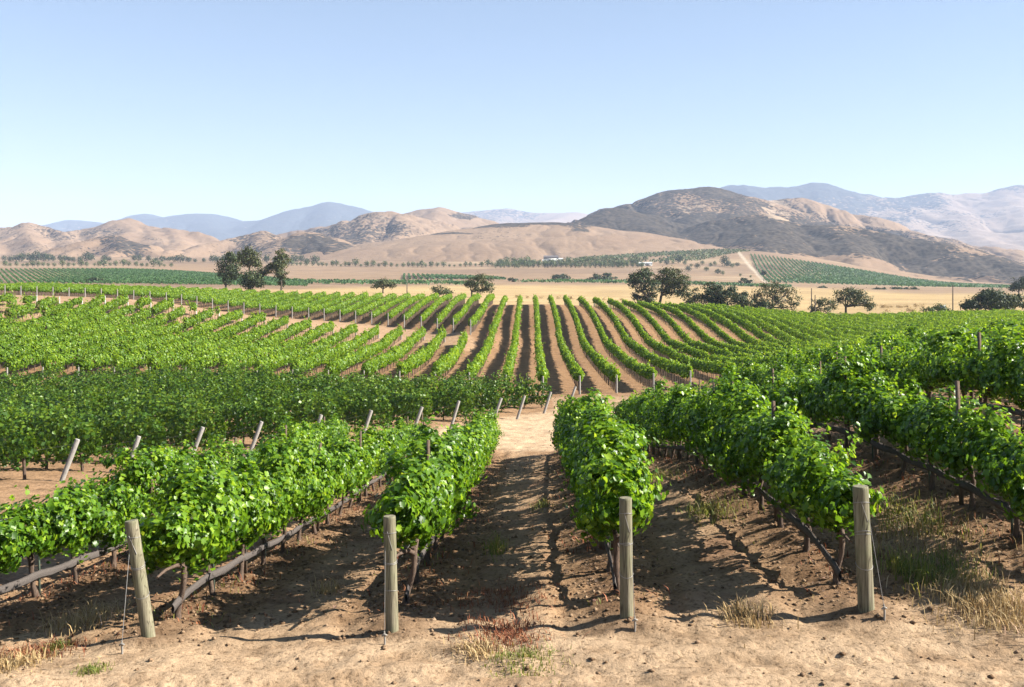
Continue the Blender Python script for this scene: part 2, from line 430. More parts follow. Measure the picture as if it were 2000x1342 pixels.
def post_mat():
    m, nt, out = mat('weathered_post')
    tc = N(nt, "ShaderNodeTexCoord"); mp = N(nt, "ShaderNodeMapping")
    mp.inputs['Scale'].default_value = (14, 14, 0.9)
    nt.links.new(tc.outputs['Object'], mp.inputs[0])
    g = N(nt, "ShaderNodeTexNoise"); g.inputs['Scale'].default_value = 2.4; g.inputs['Detail'].default_value = 7; g.inputs['Roughness'].default_value = 0.7
    nt.links.new(mp.outputs[0], g.inputs[0])
    c = ramp(nt, g.outputs['Fac'], [(0.28, (0.05, 0.043, 0.026)), (0.42, (0.135, 0.118, 0.078)), (0.58, (0.20, 0.178, 0.122)), (0.75, (0.28, 0.252, 0.185))])
    big = N(nt, "ShaderNodeTexNoise"); big.inputs['Scale'].default_value = 3.2; big.inputs['Detail'].default_value = 3
    nt.links.new(tc.outputs['Object'], big.inputs[0])
    gf = ramp(nt, big.outputs['Fac'], [(0.42, (0, 0, 0)), (0.66, (1, 1, 1))])
    col = mixc(nt, math_n(nt, 'MULTIPLY', gf.outputs[0], 0.40), c.outputs[0], (0.125, 0.148, 0.072))
    # fine drying cracks along the grain
    mp2 = N(nt, "ShaderNodeMapping"); mp2.inputs['Scale'].default_value = (30, 30, 0.7)
    nt.links.new(tc.outputs['Object'], mp2.inputs[0])
    cr = N(nt, "ShaderNodeTexVoronoi"); cr.feature = 'DISTANCE_TO_EDGE'; cr.inputs['Scale'].default_value = 1.0
    nt.links.new(mp2.outputs[0], cr.inputs[0])
    cf = ramp(nt, cr.outputs['Distance'], [(0.0, (0, 0, 0)), (0.06, (1, 1, 1))])
    col = mixc(nt, cf.outputs[0], (0.07, 0.06, 0.04), col)
    p = N(nt, "ShaderNodeBsdfPrincipled"); p.inputs['Roughness'].default_value = 0.85; p.inputs['Specular IOR Level'].default_value = 0.25
    nt.links.new(col, p.inputs['Base Color'])
    b = N(nt, "ShaderNodeBump"); b.inputs['Strength'].default_value = 0.7; b.inputs['Distance'].default_value = 0.008
    nt.links.new(g.outputs['Fac'], b.inputs['Height']); nt.links.new(b.outputs[0], p.inputs['Normal'])
    nt.links.new(p.outputs[0], out.inputs[0])
    return m
M['post'] = post_mat()

def plain(name, col, rough=0.6, metal=0.0):
    m, nt, out = mat(name)
    tc = N(nt, "ShaderNodeTexCoord"); nz = N(nt, "ShaderNodeTexNoise"); nz.inputs['Scale'].default_value = 4.0; nz.inputs['Detail'].default_value = 5
    nt.links.new(tc.outputs['Object'], nz.inputs[0])
    c = ramp(nt, nz.outputs['Fac'], [(0.25, tuple(v * 0.78 for v in col)), (0.75, tuple(min(1, v * 1.15) for v in col))])
    p = N(nt, "ShaderNodeBsdfPrincipled"); p.inputs['Roughness'].default_value = rough; p.inputs['Metallic'].default_value = metal
    nt.links.new(c.outputs[0], p.inputs['Base Color']); nt.links.new(p.outputs[0], out.inputs[0])
    return m
M['wire'] = plain('wire', (0.24, 0.23, 0.22), 0.5, 0.5)
M['white_paint'] = plain('white_paint', (0.45, 0.45, 0.435))
M['dark_roof'] = plain('dark_roof', (0.10, 0.085, 0.08))
M['glass_dark'] = plain('glass_dark', (0.04, 0.05, 0.06), 0.2)
M['sign_blue'] = plain('sign_blue', (0.16, 0.22, 0.32))
M['knot'] = plain('knot', (0.22, 0.20, 0.175), 0.7)

def ground_mat():
    m, nt, out = mat('dry_earth')
    at = N(nt, "ShaderNodeAttribute", attribute_name="tint")
    fine = N(nt, "ShaderNodeAttribute", attribute_name="fine")
    tc = N(nt, "ShaderNodeTexCoord")
    n1 = N(nt, "ShaderNodeTexNoise"); n1.inputs['Scale'].default_value = 1.3; n1.inputs['Detail'].default_value = 9; n1.inputs['Roughness'].default_value = 0.62
    nt.links.new(tc.outputs['Object'], n1.inputs[0])
    n2 = N(nt, "ShaderNodeTexNoise"); n2.inputs['Scale'].default_value = 14.0; n2.inputs['Detail'].default_value = 6; n2.inputs['Roughness'].default_value = 0.7
    nt.links.new(tc.outputs['Object'], n2.inputs[0])
    n3 = N(nt, "ShaderNodeTexNoise"); n3.inputs['Scale'].default_value = 0.035; n3.inputs['Detail'].default_value = 8; n3.inputs['Roughness'].default_value = 0.6
    nt.links.new(tc.outputs['Object'], n3.inputs[0])
    v1 = ramp(nt, n1.outputs['Fac'], [(0.30, (0.66, 0.63, 0.60)), (0.50, (1.0, 1.0, 1.0)), (0.72, (1.22, 1.22, 1.22))])
    v3 = ramp(nt, n3.outputs['Fac'], [(0.30, (0.80, 0.78, 0.76)), (0.5, (1, 1, 1)), (0.70, (1.14, 1.14, 1.12))])
    c = mixc(nt, 1.0, at.outputs['Color'], v1.outputs[0], 'MULTIPLY')
    c = mixc(nt, 1.0, c, v3.outputs[0], 'MULTIPLY')
    v2 = ramp(nt, n2.outputs['Fac'], [(0.34, (0.40, 0.36, 0.33)), (0.47, (0.98, 0.98, 0.98)), (0.75, (1.18, 1.18, 1.18))])
    c2 = mixc(nt, 1.0, c, v2.outputs[0], 'MULTIPLY')
    c = mixc(nt, fine.outputs['Fac'], c, c2)
    p = N(nt, "ShaderNodeBsdfPrincipled"); p.inputs['Roughness'].default_value = 1.0; p.inputs['Specular IOR Level'].default_value = 0.1
    nt.links.new(c, p.inputs['Base Color'])
    h = math_n(nt, 'ADD', math_n(nt, 'MULTIPLY', n1.outputs['Fac'], 1.0), math_n(nt, 'MULTIPLY', n2.outputs['Fac'], 0.5))
    b = N(nt, "ShaderNodeBump"); b.inputs['Distance'].default_value = 0.06
    nt.links.new(math_n(nt, 'MULTIPLY', fine.outputs['Fac'], 1.0), b.inputs['Strength'])
    nt.links.new(h, b.inputs['Height']); nt.links.new(b.outputs[0], p.inputs['Normal'])
    nt.links.new(p.outputs[0], out.inputs[0])
    return m
M['ground'] = ground_mat()

def hill_mat(name, tan1, tan2, brush1, brush2, scale=1.0, rock=(0.26, 0.195, 0.135)):
    m, nt, out = mat(name)
    br = N(nt, "ShaderNodeAttribute", attribute_name="brush")
    rk = N(nt, "ShaderNodeAttribute", attribute_name="rock")
    tc = N(nt, "ShaderNodeTexCoord")
    nl = N(nt, "ShaderNodeTexNoise"); nl.inputs['Scale'].default_value = 0.006 / scale; nl.inputs['Detail'].default_value = 8; nl.inputs['Roughness'].default_value = 0.65
    nf = N(nt, "ShaderNodeTexNoise"); nf.inputs['Scale'].default_value = 0.055 / scale; nf.inputs['Detail'].default_value = 6; nf.inputs['Roughness'].default_value = 0.7
    vo = N(nt, "ShaderNodeTexVoronoi"); vo.inputs['Scale'].default_value = 0.13 / scale; vo.inputs['Randomness'].default_value = 1.0
    for n in (nl, nf, vo): nt.links.new(tc.outputs['Object'], n.inputs[0])
    tan = ramp(nt, nl.outputs['Fac'], [(0.3, tan1), (0.7, tan2)])
    # shrubs: dots that merge where the cover is dense
    s = math_n(nt, 'ADD', br.outputs['Fac'], math_n(nt, 'MULTIPLY', math_n(nt, 'SUBTRACT', nl.outputs['Fac'], 0.5), 1.5))
    s = math_n(nt, 'ADD', s, math_n(nt, 'MULTIPLY', math_n(nt, 'SUBTRACT', nf.outputs['Fac'], 0.5), 1.3))
    s = math_n(nt, 'SUBTRACT', s, math_n(nt, 'MULTIPLY', vo.outputs['Distance'], 0.85))
    k = ramp(nt, s, [(0.10, (0, 0, 0)), (0.26, (1, 1, 1))])
    bc = ramp(nt, math_n(nt, 'ADD', vo.outputs['Distance'], math_n(nt, 'MULTIPLY', math_n(nt, 'SUBTRACT', nf.outputs['Fac'], 0.5), 1.1)), [(0.12, brush1), (0.75, brush2)])
    c = mixc(nt, k.outputs[0], tan.outputs[0], bc.outputs[0])
    rf = ramp(nt, math_n(nt, 'ADD', rk.outputs['Fac'], math_n(nt, 'MULTIPLY', math_n(nt, 'SUBTRACT', nf.outputs['Fac'], 0.5), 0.9)), [(0.42, (0, 0, 0)), (0.58, (1, 1, 1))])
    c = mixc(nt, rf.outputs[0], c, rock)
    p = N(nt, "ShaderNodeBsdfPrincipled"); p.inputs['Roughness'].default_value = 1.0; p.inputs['Specular IOR Level'].default_value = 0.05
    nt.links.new(c, p.inputs['Base Color'])
    b = N(nt, "ShaderNodeBump"); b.inputs['Strength'].default_value = 0.6; b.inputs['Distance'].default_value = 6.0 * scale
    nt.links.new(math_n(nt, 'ADD', math_n(nt, 'MULTIPLY', nf.outputs['Fac'], 0.6), math_n(nt, 'MULTIPLY', k.outputs[0], 0.35)), b.inputs['Height']); nt.links.new(b.outputs[0], p.inputs['Normal'])
    nt.links.new(p.outputs[0], out.inputs[0])
    return m
M['dry_hill'] = hill_mat('dry_hill', (0.1628, 0.1091, 0.0704), (0.2156, 0.1514, 0.1003), (0.01232, 0.011, 0.00924), (0.06336, 0.05104, 0.03872))
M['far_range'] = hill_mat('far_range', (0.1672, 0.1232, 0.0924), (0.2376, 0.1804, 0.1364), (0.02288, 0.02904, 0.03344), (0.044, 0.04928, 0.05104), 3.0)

# ------------------------------------------------------------------ ground sheet
def stations():
    y = -14.0; out = []
    while y < 9700:
        out.append(y)
        if y < 5: st = 0.5
        elif y < 9: st = 0.12
        elif y < 26: st = 0.055
        elif y < 50: st = 0.055 + (y - 26) * 0.0055
        elif y < 240: st = 0.19 + (y - 50) * 0.004
        else: st = 0.95 + (y - 240) * 0.009
        y += st
    return np.array(out)
def _ground():
    ys = stations()
    us = np.concatenate([np.linspace(-1.25, -0.60, 60)[:-1], np.linspace(-0.60, 0.60, 780), np.linspace(0.60, 1.25, 60)[1:]])
    Y, U = np.meshgrid(ys, us, indexing='ij')
    X = U * (Y + OFF)
    x, y = X.ravel(), Y.ravel()
    z = gz(x, y)
    px = CX + F * x / np.maximum(y, 1.0); py = CY - F * z / np.maximum(y, 1.0)
    soil = np.array([0.275, 0.172, 0.096]); pale = np.array([0.43, 0.308, 0.195]); gold = np.array([0.365, 0.262, 0.130])
    tan = np.array([0.235, 0.160, 0.098]); plough = np.array([0.17, 0.115, 0.075]); bare = np.array([0.31, 0.228, 0.142])
    C = np.tile(soil, (len(x), 1))
    nz = fbm(x * 0.35, y * 0.35, 41, 4); nb = fbm(x * 0.06, y * 0.06, 43, 4)
    def put(mask, col):
        nonlocal C
        mask = np.clip(mask, 0, 1)[:, None]; C = C * (1 - mask) + col * mask
    # pale trampled soil of the track in front
    put(1 - sstep(11.6, 14.2, y + 1.1 * nz + 0.4 * np.abs(fbm(x * 1.1, y * 1.1, 47, 3))), pale)
    front = 1 - sstep(13, 15, y)
    put(front * sstep(0.10, 0.42, fbm(x * 0.8, y * 1.3, 301, 4)) * 0.55, np.array([0.27, 0.175, 0.10]))
    put(front * sstep(0.30, 0.40, fbm(x * 3.1, y * 3.9, 305, 3)) * 0.45, np.array([0.22, 0.14, 0.08]))
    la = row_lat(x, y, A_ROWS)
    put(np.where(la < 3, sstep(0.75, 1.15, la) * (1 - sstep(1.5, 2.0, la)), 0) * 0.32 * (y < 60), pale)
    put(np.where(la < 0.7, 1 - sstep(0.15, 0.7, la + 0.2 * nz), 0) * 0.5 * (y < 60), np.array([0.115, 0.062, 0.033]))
    # crossing track between the front block and the leaning posts
    tdist = np.interp(x, [-30, -20, -14.6, 0.3, 4, 30], [20, 28, 37.3, 62, 68.3, 72])   # post line
    adist = np.interp(x, [-30, -7.3, -4.3, -1.1, 2.2, 4.9, 10.8, 30], [37, 42.5, 47.5, 48.8, 46.5, 47.5, 51, 62])
    put(sstep(0, 1.6, y - adist - nz) * (1 - sstep(-1.5, 1.5, y - np.where(x > 3, 79.0, tdist + 1.5) - nz)), pale * 1.0)
    # track across the knoll between the two upper blocks
    e0 = np.interp(x, [-80, -40, -18, -8.5, -5.6, -4.0], [121, 121, 121, 121, 117, 117]); e1 = np.interp(x, [-80, -62, -35, -23, -17, -11.2, -8.3, -5.5, -4], [180, 178, 170.8, 164.6, 158, 149.6, 142, 133, 126])
    put(sstep(0, 2, y - e0 - nz) * (1 - sstep(-2.5, 0, y - e1 - nz)) * (x < -4.6), pale * 1.04)
    # upper blocks: warm soil
    put(sstep(60, 80, y) * (1 - sstep(212, 216, y)) * 0.6 * (la > 5), np.array([0.235, 0.135, 0.070]))
    # dry field
    edge = np.interp(px, [-500, 600, 940, 1000, 1450, 2000], [216, 214, 208, 202, 205, 217])
    put(sstep(0, 5, y - edge), gold)
    far = sstep(-4, 4, np.interp(px, [-600, 0, 300, 560, 640, 900, 1300, 1600, 1800, 2600], [563, 563, 563, 566, 563, 557, 558, 563, 573, 573]) - py + 2.0 * nb) * (y > 240)
    put(far, tan + 0.0)
    # pale cut bands and ploughed patches on the plain
    put(far * sstep(0.05, 0.35, fbm(x * 0.004, y * 0.012, 61, 4)) * 0.7, bare)
    put(far * sstep(0.05, 0.30, fbm(x * 0.006 + 4, y * 0.010, 67, 4)) * 0.6, plough)
    # the white farm road on the slope
    rx = np.interp(y, [640, 830, 1000, 1200, 1400], [(1515 - CX) / F * 640, (1495 - CX) / F * 830, (1478 - CX) / F * 1000, (1455 - CX) / F * 1200, (1438 - CX) / F * 1400])
    put(np.clip(1.3 - np.abs(x - rx) / 2.4, 0, 0.8) * (y > 780) * (y < 1420), np.array([0.42, 0.35, 0.26]))
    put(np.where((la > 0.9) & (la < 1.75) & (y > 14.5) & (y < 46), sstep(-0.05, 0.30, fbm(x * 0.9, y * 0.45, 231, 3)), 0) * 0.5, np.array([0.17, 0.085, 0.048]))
    C *= 0.87 * (1 + 0.10 * nb[:, None])
    fine = 1 - sstep(60, 230, y)
    nr, nc = Y.shape
    i = np.arange(nr - 1)[:, None] * nc + np.arange(nc - 1)[None]
    faces = np.stack([i, i + 1, i + nc + 1, i + nc], -1).reshape(-1, 4)
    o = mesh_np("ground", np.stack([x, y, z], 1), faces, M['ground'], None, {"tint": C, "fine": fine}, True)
    tag(o, "dry brown vineyard soil with pale dirt tracks and golden fields", "ground", None, "structure")
_ground()

# ------------------------------------------------------------------ hills
def ell(px, py, lst):
    m = np.zeros(px.shape)
    for cx, cy, rx, ry, wt in lst:
        q = ((px - cx) / rx) ** 2 + ((py - cy) / ry) ** 2
        m = np.maximum(m, wt * (1 - sstep(0.1, 2.1, q)))
    return m

def hill(name, label, ridges, slope, pxr, dr, mat_, amp, wl, brush, rock=(), bbase=0.0, res=(340, 150), rnd=40.0, kk=6.0, floor=-40.0, seed=0, steep=1.0):
    us = np.linspace((pxr[0] - CX) / F, (pxr[1] - CX) / F, res[0]); ds = np.linspace(dr[0], dr[1], res[1])
    D, U = np.meshgrid(ds, us, indexing='ij'); x = (U * D).ravel(); y = D.ravel()
    wx = x + wl * 0.12 * fbm(x / wl, y / wl, seed + 71, 3); wy = y + wl * 0.12 * fbm(x / wl + 9, y / wl, seed + 72, 3)
    acc = np.full(len(x), -1e9); first = True; hs = []
    for rl in ridges:
        if isinstance(rl, tuple): sl, rl = rl
        else: sl = slope
        P = np.array([pt(*q) for q in rl]); best = np.full(len(x), -1e9)
        for a, b in zip(P[:-1], P[1:]):
            d = b[:2] - a[:2]; L2 = (d ** 2).sum()
            t = np.clip(((wx - a[0]) * d[0] + (wy - a[1]) * d[1]) / L2, 0, 1)
            dist = np.hypot(wx - a[0] - t * d[0], wy - a[1] - t * d[1])
            h = a[2] + (b[2] - a[2]) * t - sl * (np.sqrt(dist ** 2 + rnd ** 2) - rnd)
            best = np.maximum(best, h)
        hs.append(best)
    H = np.array(hs); mx = H.max(0)
    z = mx + kk * np.log(np.exp(np.clip((H - mx) / kk, -40, 0)).sum(0))
    crest = max(p[2] for rl in ridges for p in [pt(*q) for q in (rl[1] if isinstance(rl, tuple) else rl)])
    near_crest = np.full(len(x), 1e9)
    for rl in ridges:                       # drains deepen away from every crest line
        for q in (rl[1] if isinstance(rl, tuple) else rl): pass
        P = np.array([pt(*q) for q in (rl[1] if isinstance(rl, tuple) else rl)])
        for a, b in zip(P[:-1], P[1:]):
            d = b[:2] - a[:2]; t = np.clip(((x - a[0]) * d[0] + (y - a[1]) * d[1]) / (d ** 2).sum(), 0, 1)
            near_crest = np.minimum(near_crest, np.hypot(x - a[0] - t * d[0], y - a[1] - t * d[1]))
    below = np.clip(near_crest / (wl * 0.65), 0.05, 1)
    wx2 = x + 0.3 * wl * fbm(x / wl * 0.8, y / wl * 0.8, seed + 91, 3); wy2 = y + 0.3 * wl * fbm(x / wl * 0.8 + 5, y / wl * 0.8, seed + 92, 3)
    gul = 0.65 * ridged(wx2 / wl, wy2 / (wl * 2.2), seed, 2) ** 1.8 * 1.25 + 0.35 * ridged(wx2 / wl * 2.7, wy2 / wl * 1.2, seed + 3, 3)
    z = z - amp * below * (gul - 0.25) + amp * 0.05 * fbm(x / wl * 6, y / wl * 6, seed + 5, 4)
    z = np.maximum(z, floor)
    px = CX + F * x / y; py = CY - F * z / y
    wpx = px + F / y * (0.30 * wl * fbm(x / wl * 1.3, y / wl * 0.6, seed + 81, 4) + 0.0); wpy = py + F / y * 0.12 * wl * fbm(x / wl * 1.1 + 7, y / wl, seed + 83, 4)
    B = bbase + ell(wpx, wpy, brush) if brush else np.full(len(x), bbase)
    K = ell(wpx + F / y * 0.15 * wl * fbm(x / wl * 5, y / wl * 4, seed + 85, 3), wpy + F / y * 0.10 * wl * fbm(x / wl * 4, y / wl * 5, seed + 86, 3), rock) * 0.85 if rock else np.zeros(len(x))
    nr, nc = D.shape
    i = np.arange(nr - 1)[:, None] * nc + np.arange(nc - 1)[None]
    o = mesh_np(name, np.stack([x, y, z], 1), np.stack([i, i + 1, i + nc + 1, i + nc], -1).reshape(-1, 4), mat_, None, {"brush": np.clip(B, 0, 1.3), "rock": K}, True)
    return tag(o, label, "hill", None, "structure")

hill("hill", "dark shrub covered hill with twin summits and pale scar right of centre",
     [[(1100, 462, 1850), (1150, 432, 1950), (1205, 408, 2000), (1235, 424, 2020), (1255, 432, 2150)],
      (0.34, [(1205, 408, 2000), (1262, 436, 1860), (1320, 462, 1720), (1372, 492, 1560)]),
      [(1222, 420, 2500), (1260, 395, 2430), (1320, 373, 2400), (1385, 363, 2400), (1432, 376, 2400), (1488, 388, 2380), (1497, 398, 2350)],
      (0.36, [(1325, 373, 2400), (1300, 410, 2230), (1275, 432, 2120)]),
      (0.36, [(1400, 366, 2400), (1380, 410, 2200), (1352, 440, 2050)]),
      (0.36, [(1470, 386, 2380), (1440, 420, 2150), (1420, 440, 1980)]),
      [(1490, 392, 2600), (1550, 388, 2650), (1610, 408, 2650), (1665, 440, 2650), (1720, 462, 2600)],
      [(1395, 446, 1920), (1440, 427, 1850), (1500, 423, 1800), (1560, 435, 1750), (1640, 440, 1720), (1700, 450, 1680), (1780, 465, 1640), (1850, 482, 1600), (1930, 510, 1560), (2010, 548, 1500), (2080, 575, 1480)],
      (0.30, [(1500, 423, 1800), (1500, 470, 1560), (1500, 500, 1420)]),
      (0.30, [(1640, 440, 1720), (1670, 490, 1500), (1680, 515, 1400)]),
      ], 0.30, (1060, 2120), (1100, 2950), M['dry_hill'], 66.0, 200.0,
     [(1385, 371, 130, 15, 1.0), (1290, 400, 40, 22, 0.8), (1440, 412, 40, 22, 0.7), (1385, 395, 150, 30, 0.55), (1440, 450, 190, 36, 0.96), (1205, 440, 110, 46, 1.00), (1320, 460, 70, 32, 0.97), (1640, 468, 150, 28, 0.96), (1760, 487, 115, 27, 1.00), (1880, 520, 120, 26, 1.02), (1690, 500, 40, 10, 0.72), (1980, 550, 60, 22, 1.02)],
     [(1499, 408, 16, 13, 1.0), (1528, 418, 22, 9, 0.8), (1350, 405, 30, 8, 0.6), (1325, 425, 16, 8, 0.6)], 0.12, (560, 300), 18, 3, -20, 3)
hill("hill", "long low tan hill with a dark brush cap in the middle",
     [[(640, 528, 1420), (700, 510, 1500), (780, 486, 1620), (860, 463, 1720), (950, 444, 1800), (1010, 436, 1850), (1080, 434, 1850), (1120, 441, 1850), (1190, 458, 1850), (1290, 480, 1800), (1400, 500, 1700)]],
     0.16, (560, 1480), (1080, 2250), M['dry_hill'], 9.0, 110.0,
     [(965, 440, 105, 6, 1.1), (1075, 436, 75, 8, 1.1), (878, 459, 45, 3.5, 0.9), (1125, 446, 30, 8, 0.7)], (), 0.10, (360, 150), 36, 2, -20, 11)
hill("hill", "crumpled tan grass hills at the far left",
     [[(-150, 462, 2350), (-60, 452, 2300), (0, 446, 2300), (48, 435, 2300), (85, 441, 2300), (130, 454, 2250), (172, 449, 2400), (212, 440, 2420), (250, 429, 2420), (290, 441, 2380), (335, 446, 2330), (385, 452, 2280), (425, 468, 2230), (470, 485, 2150), (540, 500, 2100)],
      (0.36, [(48, 435, 2300), (70, 465, 2000), (60, 490, 1750)]), (0.36, [(130, 454, 2250), (150, 470, 2050), (120, 492, 1800)]),
      (0.36, [(250, 429, 2420), (262, 452, 2200), (240, 470, 2000)]), (0.36, [(335, 446, 2330), (350, 470, 2050), (330, 495, 1750)]), (0.36, [(0, 446, 2300), (-10, 470, 2000), (-40, 495, 1750)]), (0.36, [(212, 440, 2420), (190, 465, 2150)]),
      (0.36, [(290, 441, 2380), (310, 465, 2100), (318, 490, 1800)])],
     0.36, (-220, 640), (1250, 2800), M['dry_hill'], 110.0, 230.0, [(20, 462, 40, 18, 0.33), (100, 460, 50, 10, 0.35), (80, 480, 90, 14, 0.25), (195, 462, 40, 8, 0.45), (275, 462, 34, 24, 0.25)], (), 0.08, (360, 190), 15, 2, -20, 23)
hill("hill", "rocky shrub dotted spur in front of the left hills",
     [[(90, 510, 1500), (135, 492, 1580), (178, 472, 1660), (226, 459, 1700), (262, 474, 1640), (305, 498, 1540), (330, 510, 1480)],
      (0.40, [(226, 459, 1700), (235, 480, 1560), (215, 498, 1470)])],
     0.36, (60, 370), (1250, 1950), M['dry_hill'], 42.0, 95.0, [(225, 470, 60, 16, 0.75), (265, 485, 36, 20, 0.8), (215, 490, 90, 18, 0.42)], (), 0.15, (200, 110), 10, 2, -20, 31)
hill("hill", "brown ridge and dark shrub dome behind the left trees",
     [[(310, 512, 1600), (400, 478, 1850), (460, 464, 1930), (515, 451, 1980), (552, 466, 1930), (600, 482, 1850), (660, 500, 1700)],
      (0.40, [(515, 451, 1980), (530, 480, 1750), (545, 500, 1600)]),
      [(552, 485, 1620), (580, 462, 1700), (606, 453, 1750), (640, 464, 1720), (668, 482, 1640), (700, 508, 1500)],
      (0.38, [(606, 453, 1750), (640, 482, 1600), (650, 505, 1480)])],
     0.34, (270, 760), (1250, 2250), M['dry_hill'], 44.0, 120.0, [(610, 475, 60, 26, 0.9), (655, 492, 50, 18, 0.8), (515, 470, 55, 22, 0.5), (480, 485, 60, 14, 0.35)], [(515, 453, 14, 5, 0.55), (650, 478, 20, 8, 0.4)], 0.10, (280, 140), 13, 2, -20, 37)
hill("hill", "rocky dome with pale cliffs left of the low tan hill",
     [[(500, 474, 2600), (540, 462, 2600), (580, 449, 2600), (622, 444, 2600), (660, 438, 2500), (700, 428, 2420), (738, 415, 2400), (765, 413, 2400), (790, 420, 2380), (830, 445, 2320), (880, 468, 2250), (940, 490, 2150)],
      (0.36, [(660, 438, 2500), (672, 462, 2150), (690, 490, 1850)]), (0.36, [(738, 415, 2400), (725, 450, 2150), (705, 480, 1900)]), (0.36, [(775, 414, 2400), (785, 445, 2150), (770, 470, 1950)])],
     0.33, (460, 1010), (1750, 2850), M['dry_hill'], 90.0, 170.0, [(690, 460, 60, 28, 0.6), (740, 440, 60, 24, 0.5), (700, 485, 60, 16, 0.8), (780, 452, 50, 16, 0.4), (640, 448, 30, 8, 0.6)], [(758, 428, 20, 10, 0.55), (690, 470, 22, 9, 0.5), (735, 420, 14, 7, 0.5)], 0.10, (330, 170), 14, 2, -20, 41)
hill("hill", "smooth pale tan peak between the rocky dome and the low hill",
     [[(760, 445, 2950), (800, 424, 2950), (832, 409, 2950), (862, 406, 2950), (892, 413, 2950), (925, 430, 2950), (960, 447, 2900), (1020, 470, 2800)],
      (0.34, [(862, 406, 2950), (850, 425, 2700), (830, 450, 2450)])],
     0.30, (720, 1060), (2200, 3400), M['dry_hill'], 64.0, 220.0, [(905, 418, 30, 7, 0.7), (800, 428, 22, 10, 0.5)], (), 0.05, (220, 130), 18, 2, -20, 47)
hill("mountains", "hazy blue mountains far behind the left hills",
     [[(60, 452, 8200), (110, 441, 8200), (150, 430, 8200), (180, 434, 8200), (215, 437, 8100), (262, 431, 8000), (285, 420, 7900), (325, 432, 7800), (355, 425, 7600), (390, 421, 7600), (425, 421, 7600), (470, 432, 7500), (525, 432, 7400), (575, 420, 7300), (622, 404, 7200), (655, 398, 7200), (690, 405, 7200), (718, 424, 7200), (760, 440, 7200), (850, 460, 7200)],
      (0.38, [(655, 398, 7200), (640, 440, 6400), (600, 480, 5700)]), (0.38, [(400, 421, 7600), (430, 455, 6700), (420, 490, 5900)]), (0.38, [(285, 420, 7900), (310, 450, 7000), (330, 480, 6200)]), (0.38, [(560, 423, 7350), (520, 460, 6500), (500, 490, 5800)])],
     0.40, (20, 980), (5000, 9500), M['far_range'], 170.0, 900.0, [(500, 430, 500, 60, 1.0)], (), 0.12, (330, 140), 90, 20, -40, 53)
hill("mountains", "pale blue mountains low between the tan peak and the dark hill",
     [[(840, 435, 7800), (880, 419, 7800), (930, 413, 7800), (985, 411, 7800), (1025, 418, 7800), (1060, 416, 7600), (1110, 417, 7600), (1150, 425, 7600), (1230, 440, 7600)],
      (0.3, [(985, 411, 7800), (960, 430, 7000)]), (0.3, [(1110, 417, 7600), (1060, 432, 6900)])],
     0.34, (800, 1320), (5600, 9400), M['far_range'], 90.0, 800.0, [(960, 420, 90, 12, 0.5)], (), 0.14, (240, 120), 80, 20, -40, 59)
hill("mountains", "pale hazy mountain range with bleached grass slopes on the right",
     [[(1150, 440, 7000), (1222, 412, 6800), (1300, 388, 6600), (1380, 375, 6500), (1420, 370, 6500), (1450, 362, 6500), (1500, 369, 6500), (1545, 368, 6500), (1592, 363, 6500), (1660, 376, 6500), (1712, 385, 6500), (1772, 384, 6500), (1830, 380, 6500), (1905, 378, 6500), (1950, 371, 6500), (1985, 361, 6500), (2060, 368, 6500), (2200, 380, 6500)],
      (0.34, [(1592, 363, 6500), (1620, 410, 5700), (1650, 450, 4900), (1700, 480, 4300)]), (0.34, [(1712, 385, 6500), (1760, 420, 5600), (1800, 460, 4800), (1850, 495, 4100)]),
      (0.34, [(1830, 380, 6500), (1850, 415, 5700), (1900, 450, 4900), (1960, 490, 4200), (1990, 520, 3700)]), (0.34, [(1960, 370, 6500), (1970, 400, 5800), (2010, 440, 5000), (2060, 480, 4300)]),
      (0.34, [(1450, 362, 6500), (1500, 400, 5800), (1560, 430, 5100)]), (0.34, [(2100, 375, 6500), (2120, 430, 5300), (2160, 490, 4200)])],
     0.36, (1120, 2260), (3400, 8200), M['far_range'], 260.0, 640.0, [(1500, 378, 330, 30, 1.0), (1620, 405, 140, 30, 0.75), (1800, 400, 80, 18, 0.7), (1985, 368, 60, 12, 0.6), (1770, 430, 60, 12, 0.4), (1690, 440, 60, 12, 0.4), (1900, 430, 50, 10, 0.35)], (), 0.12, (420, 230), 60, 18, -40, 61)

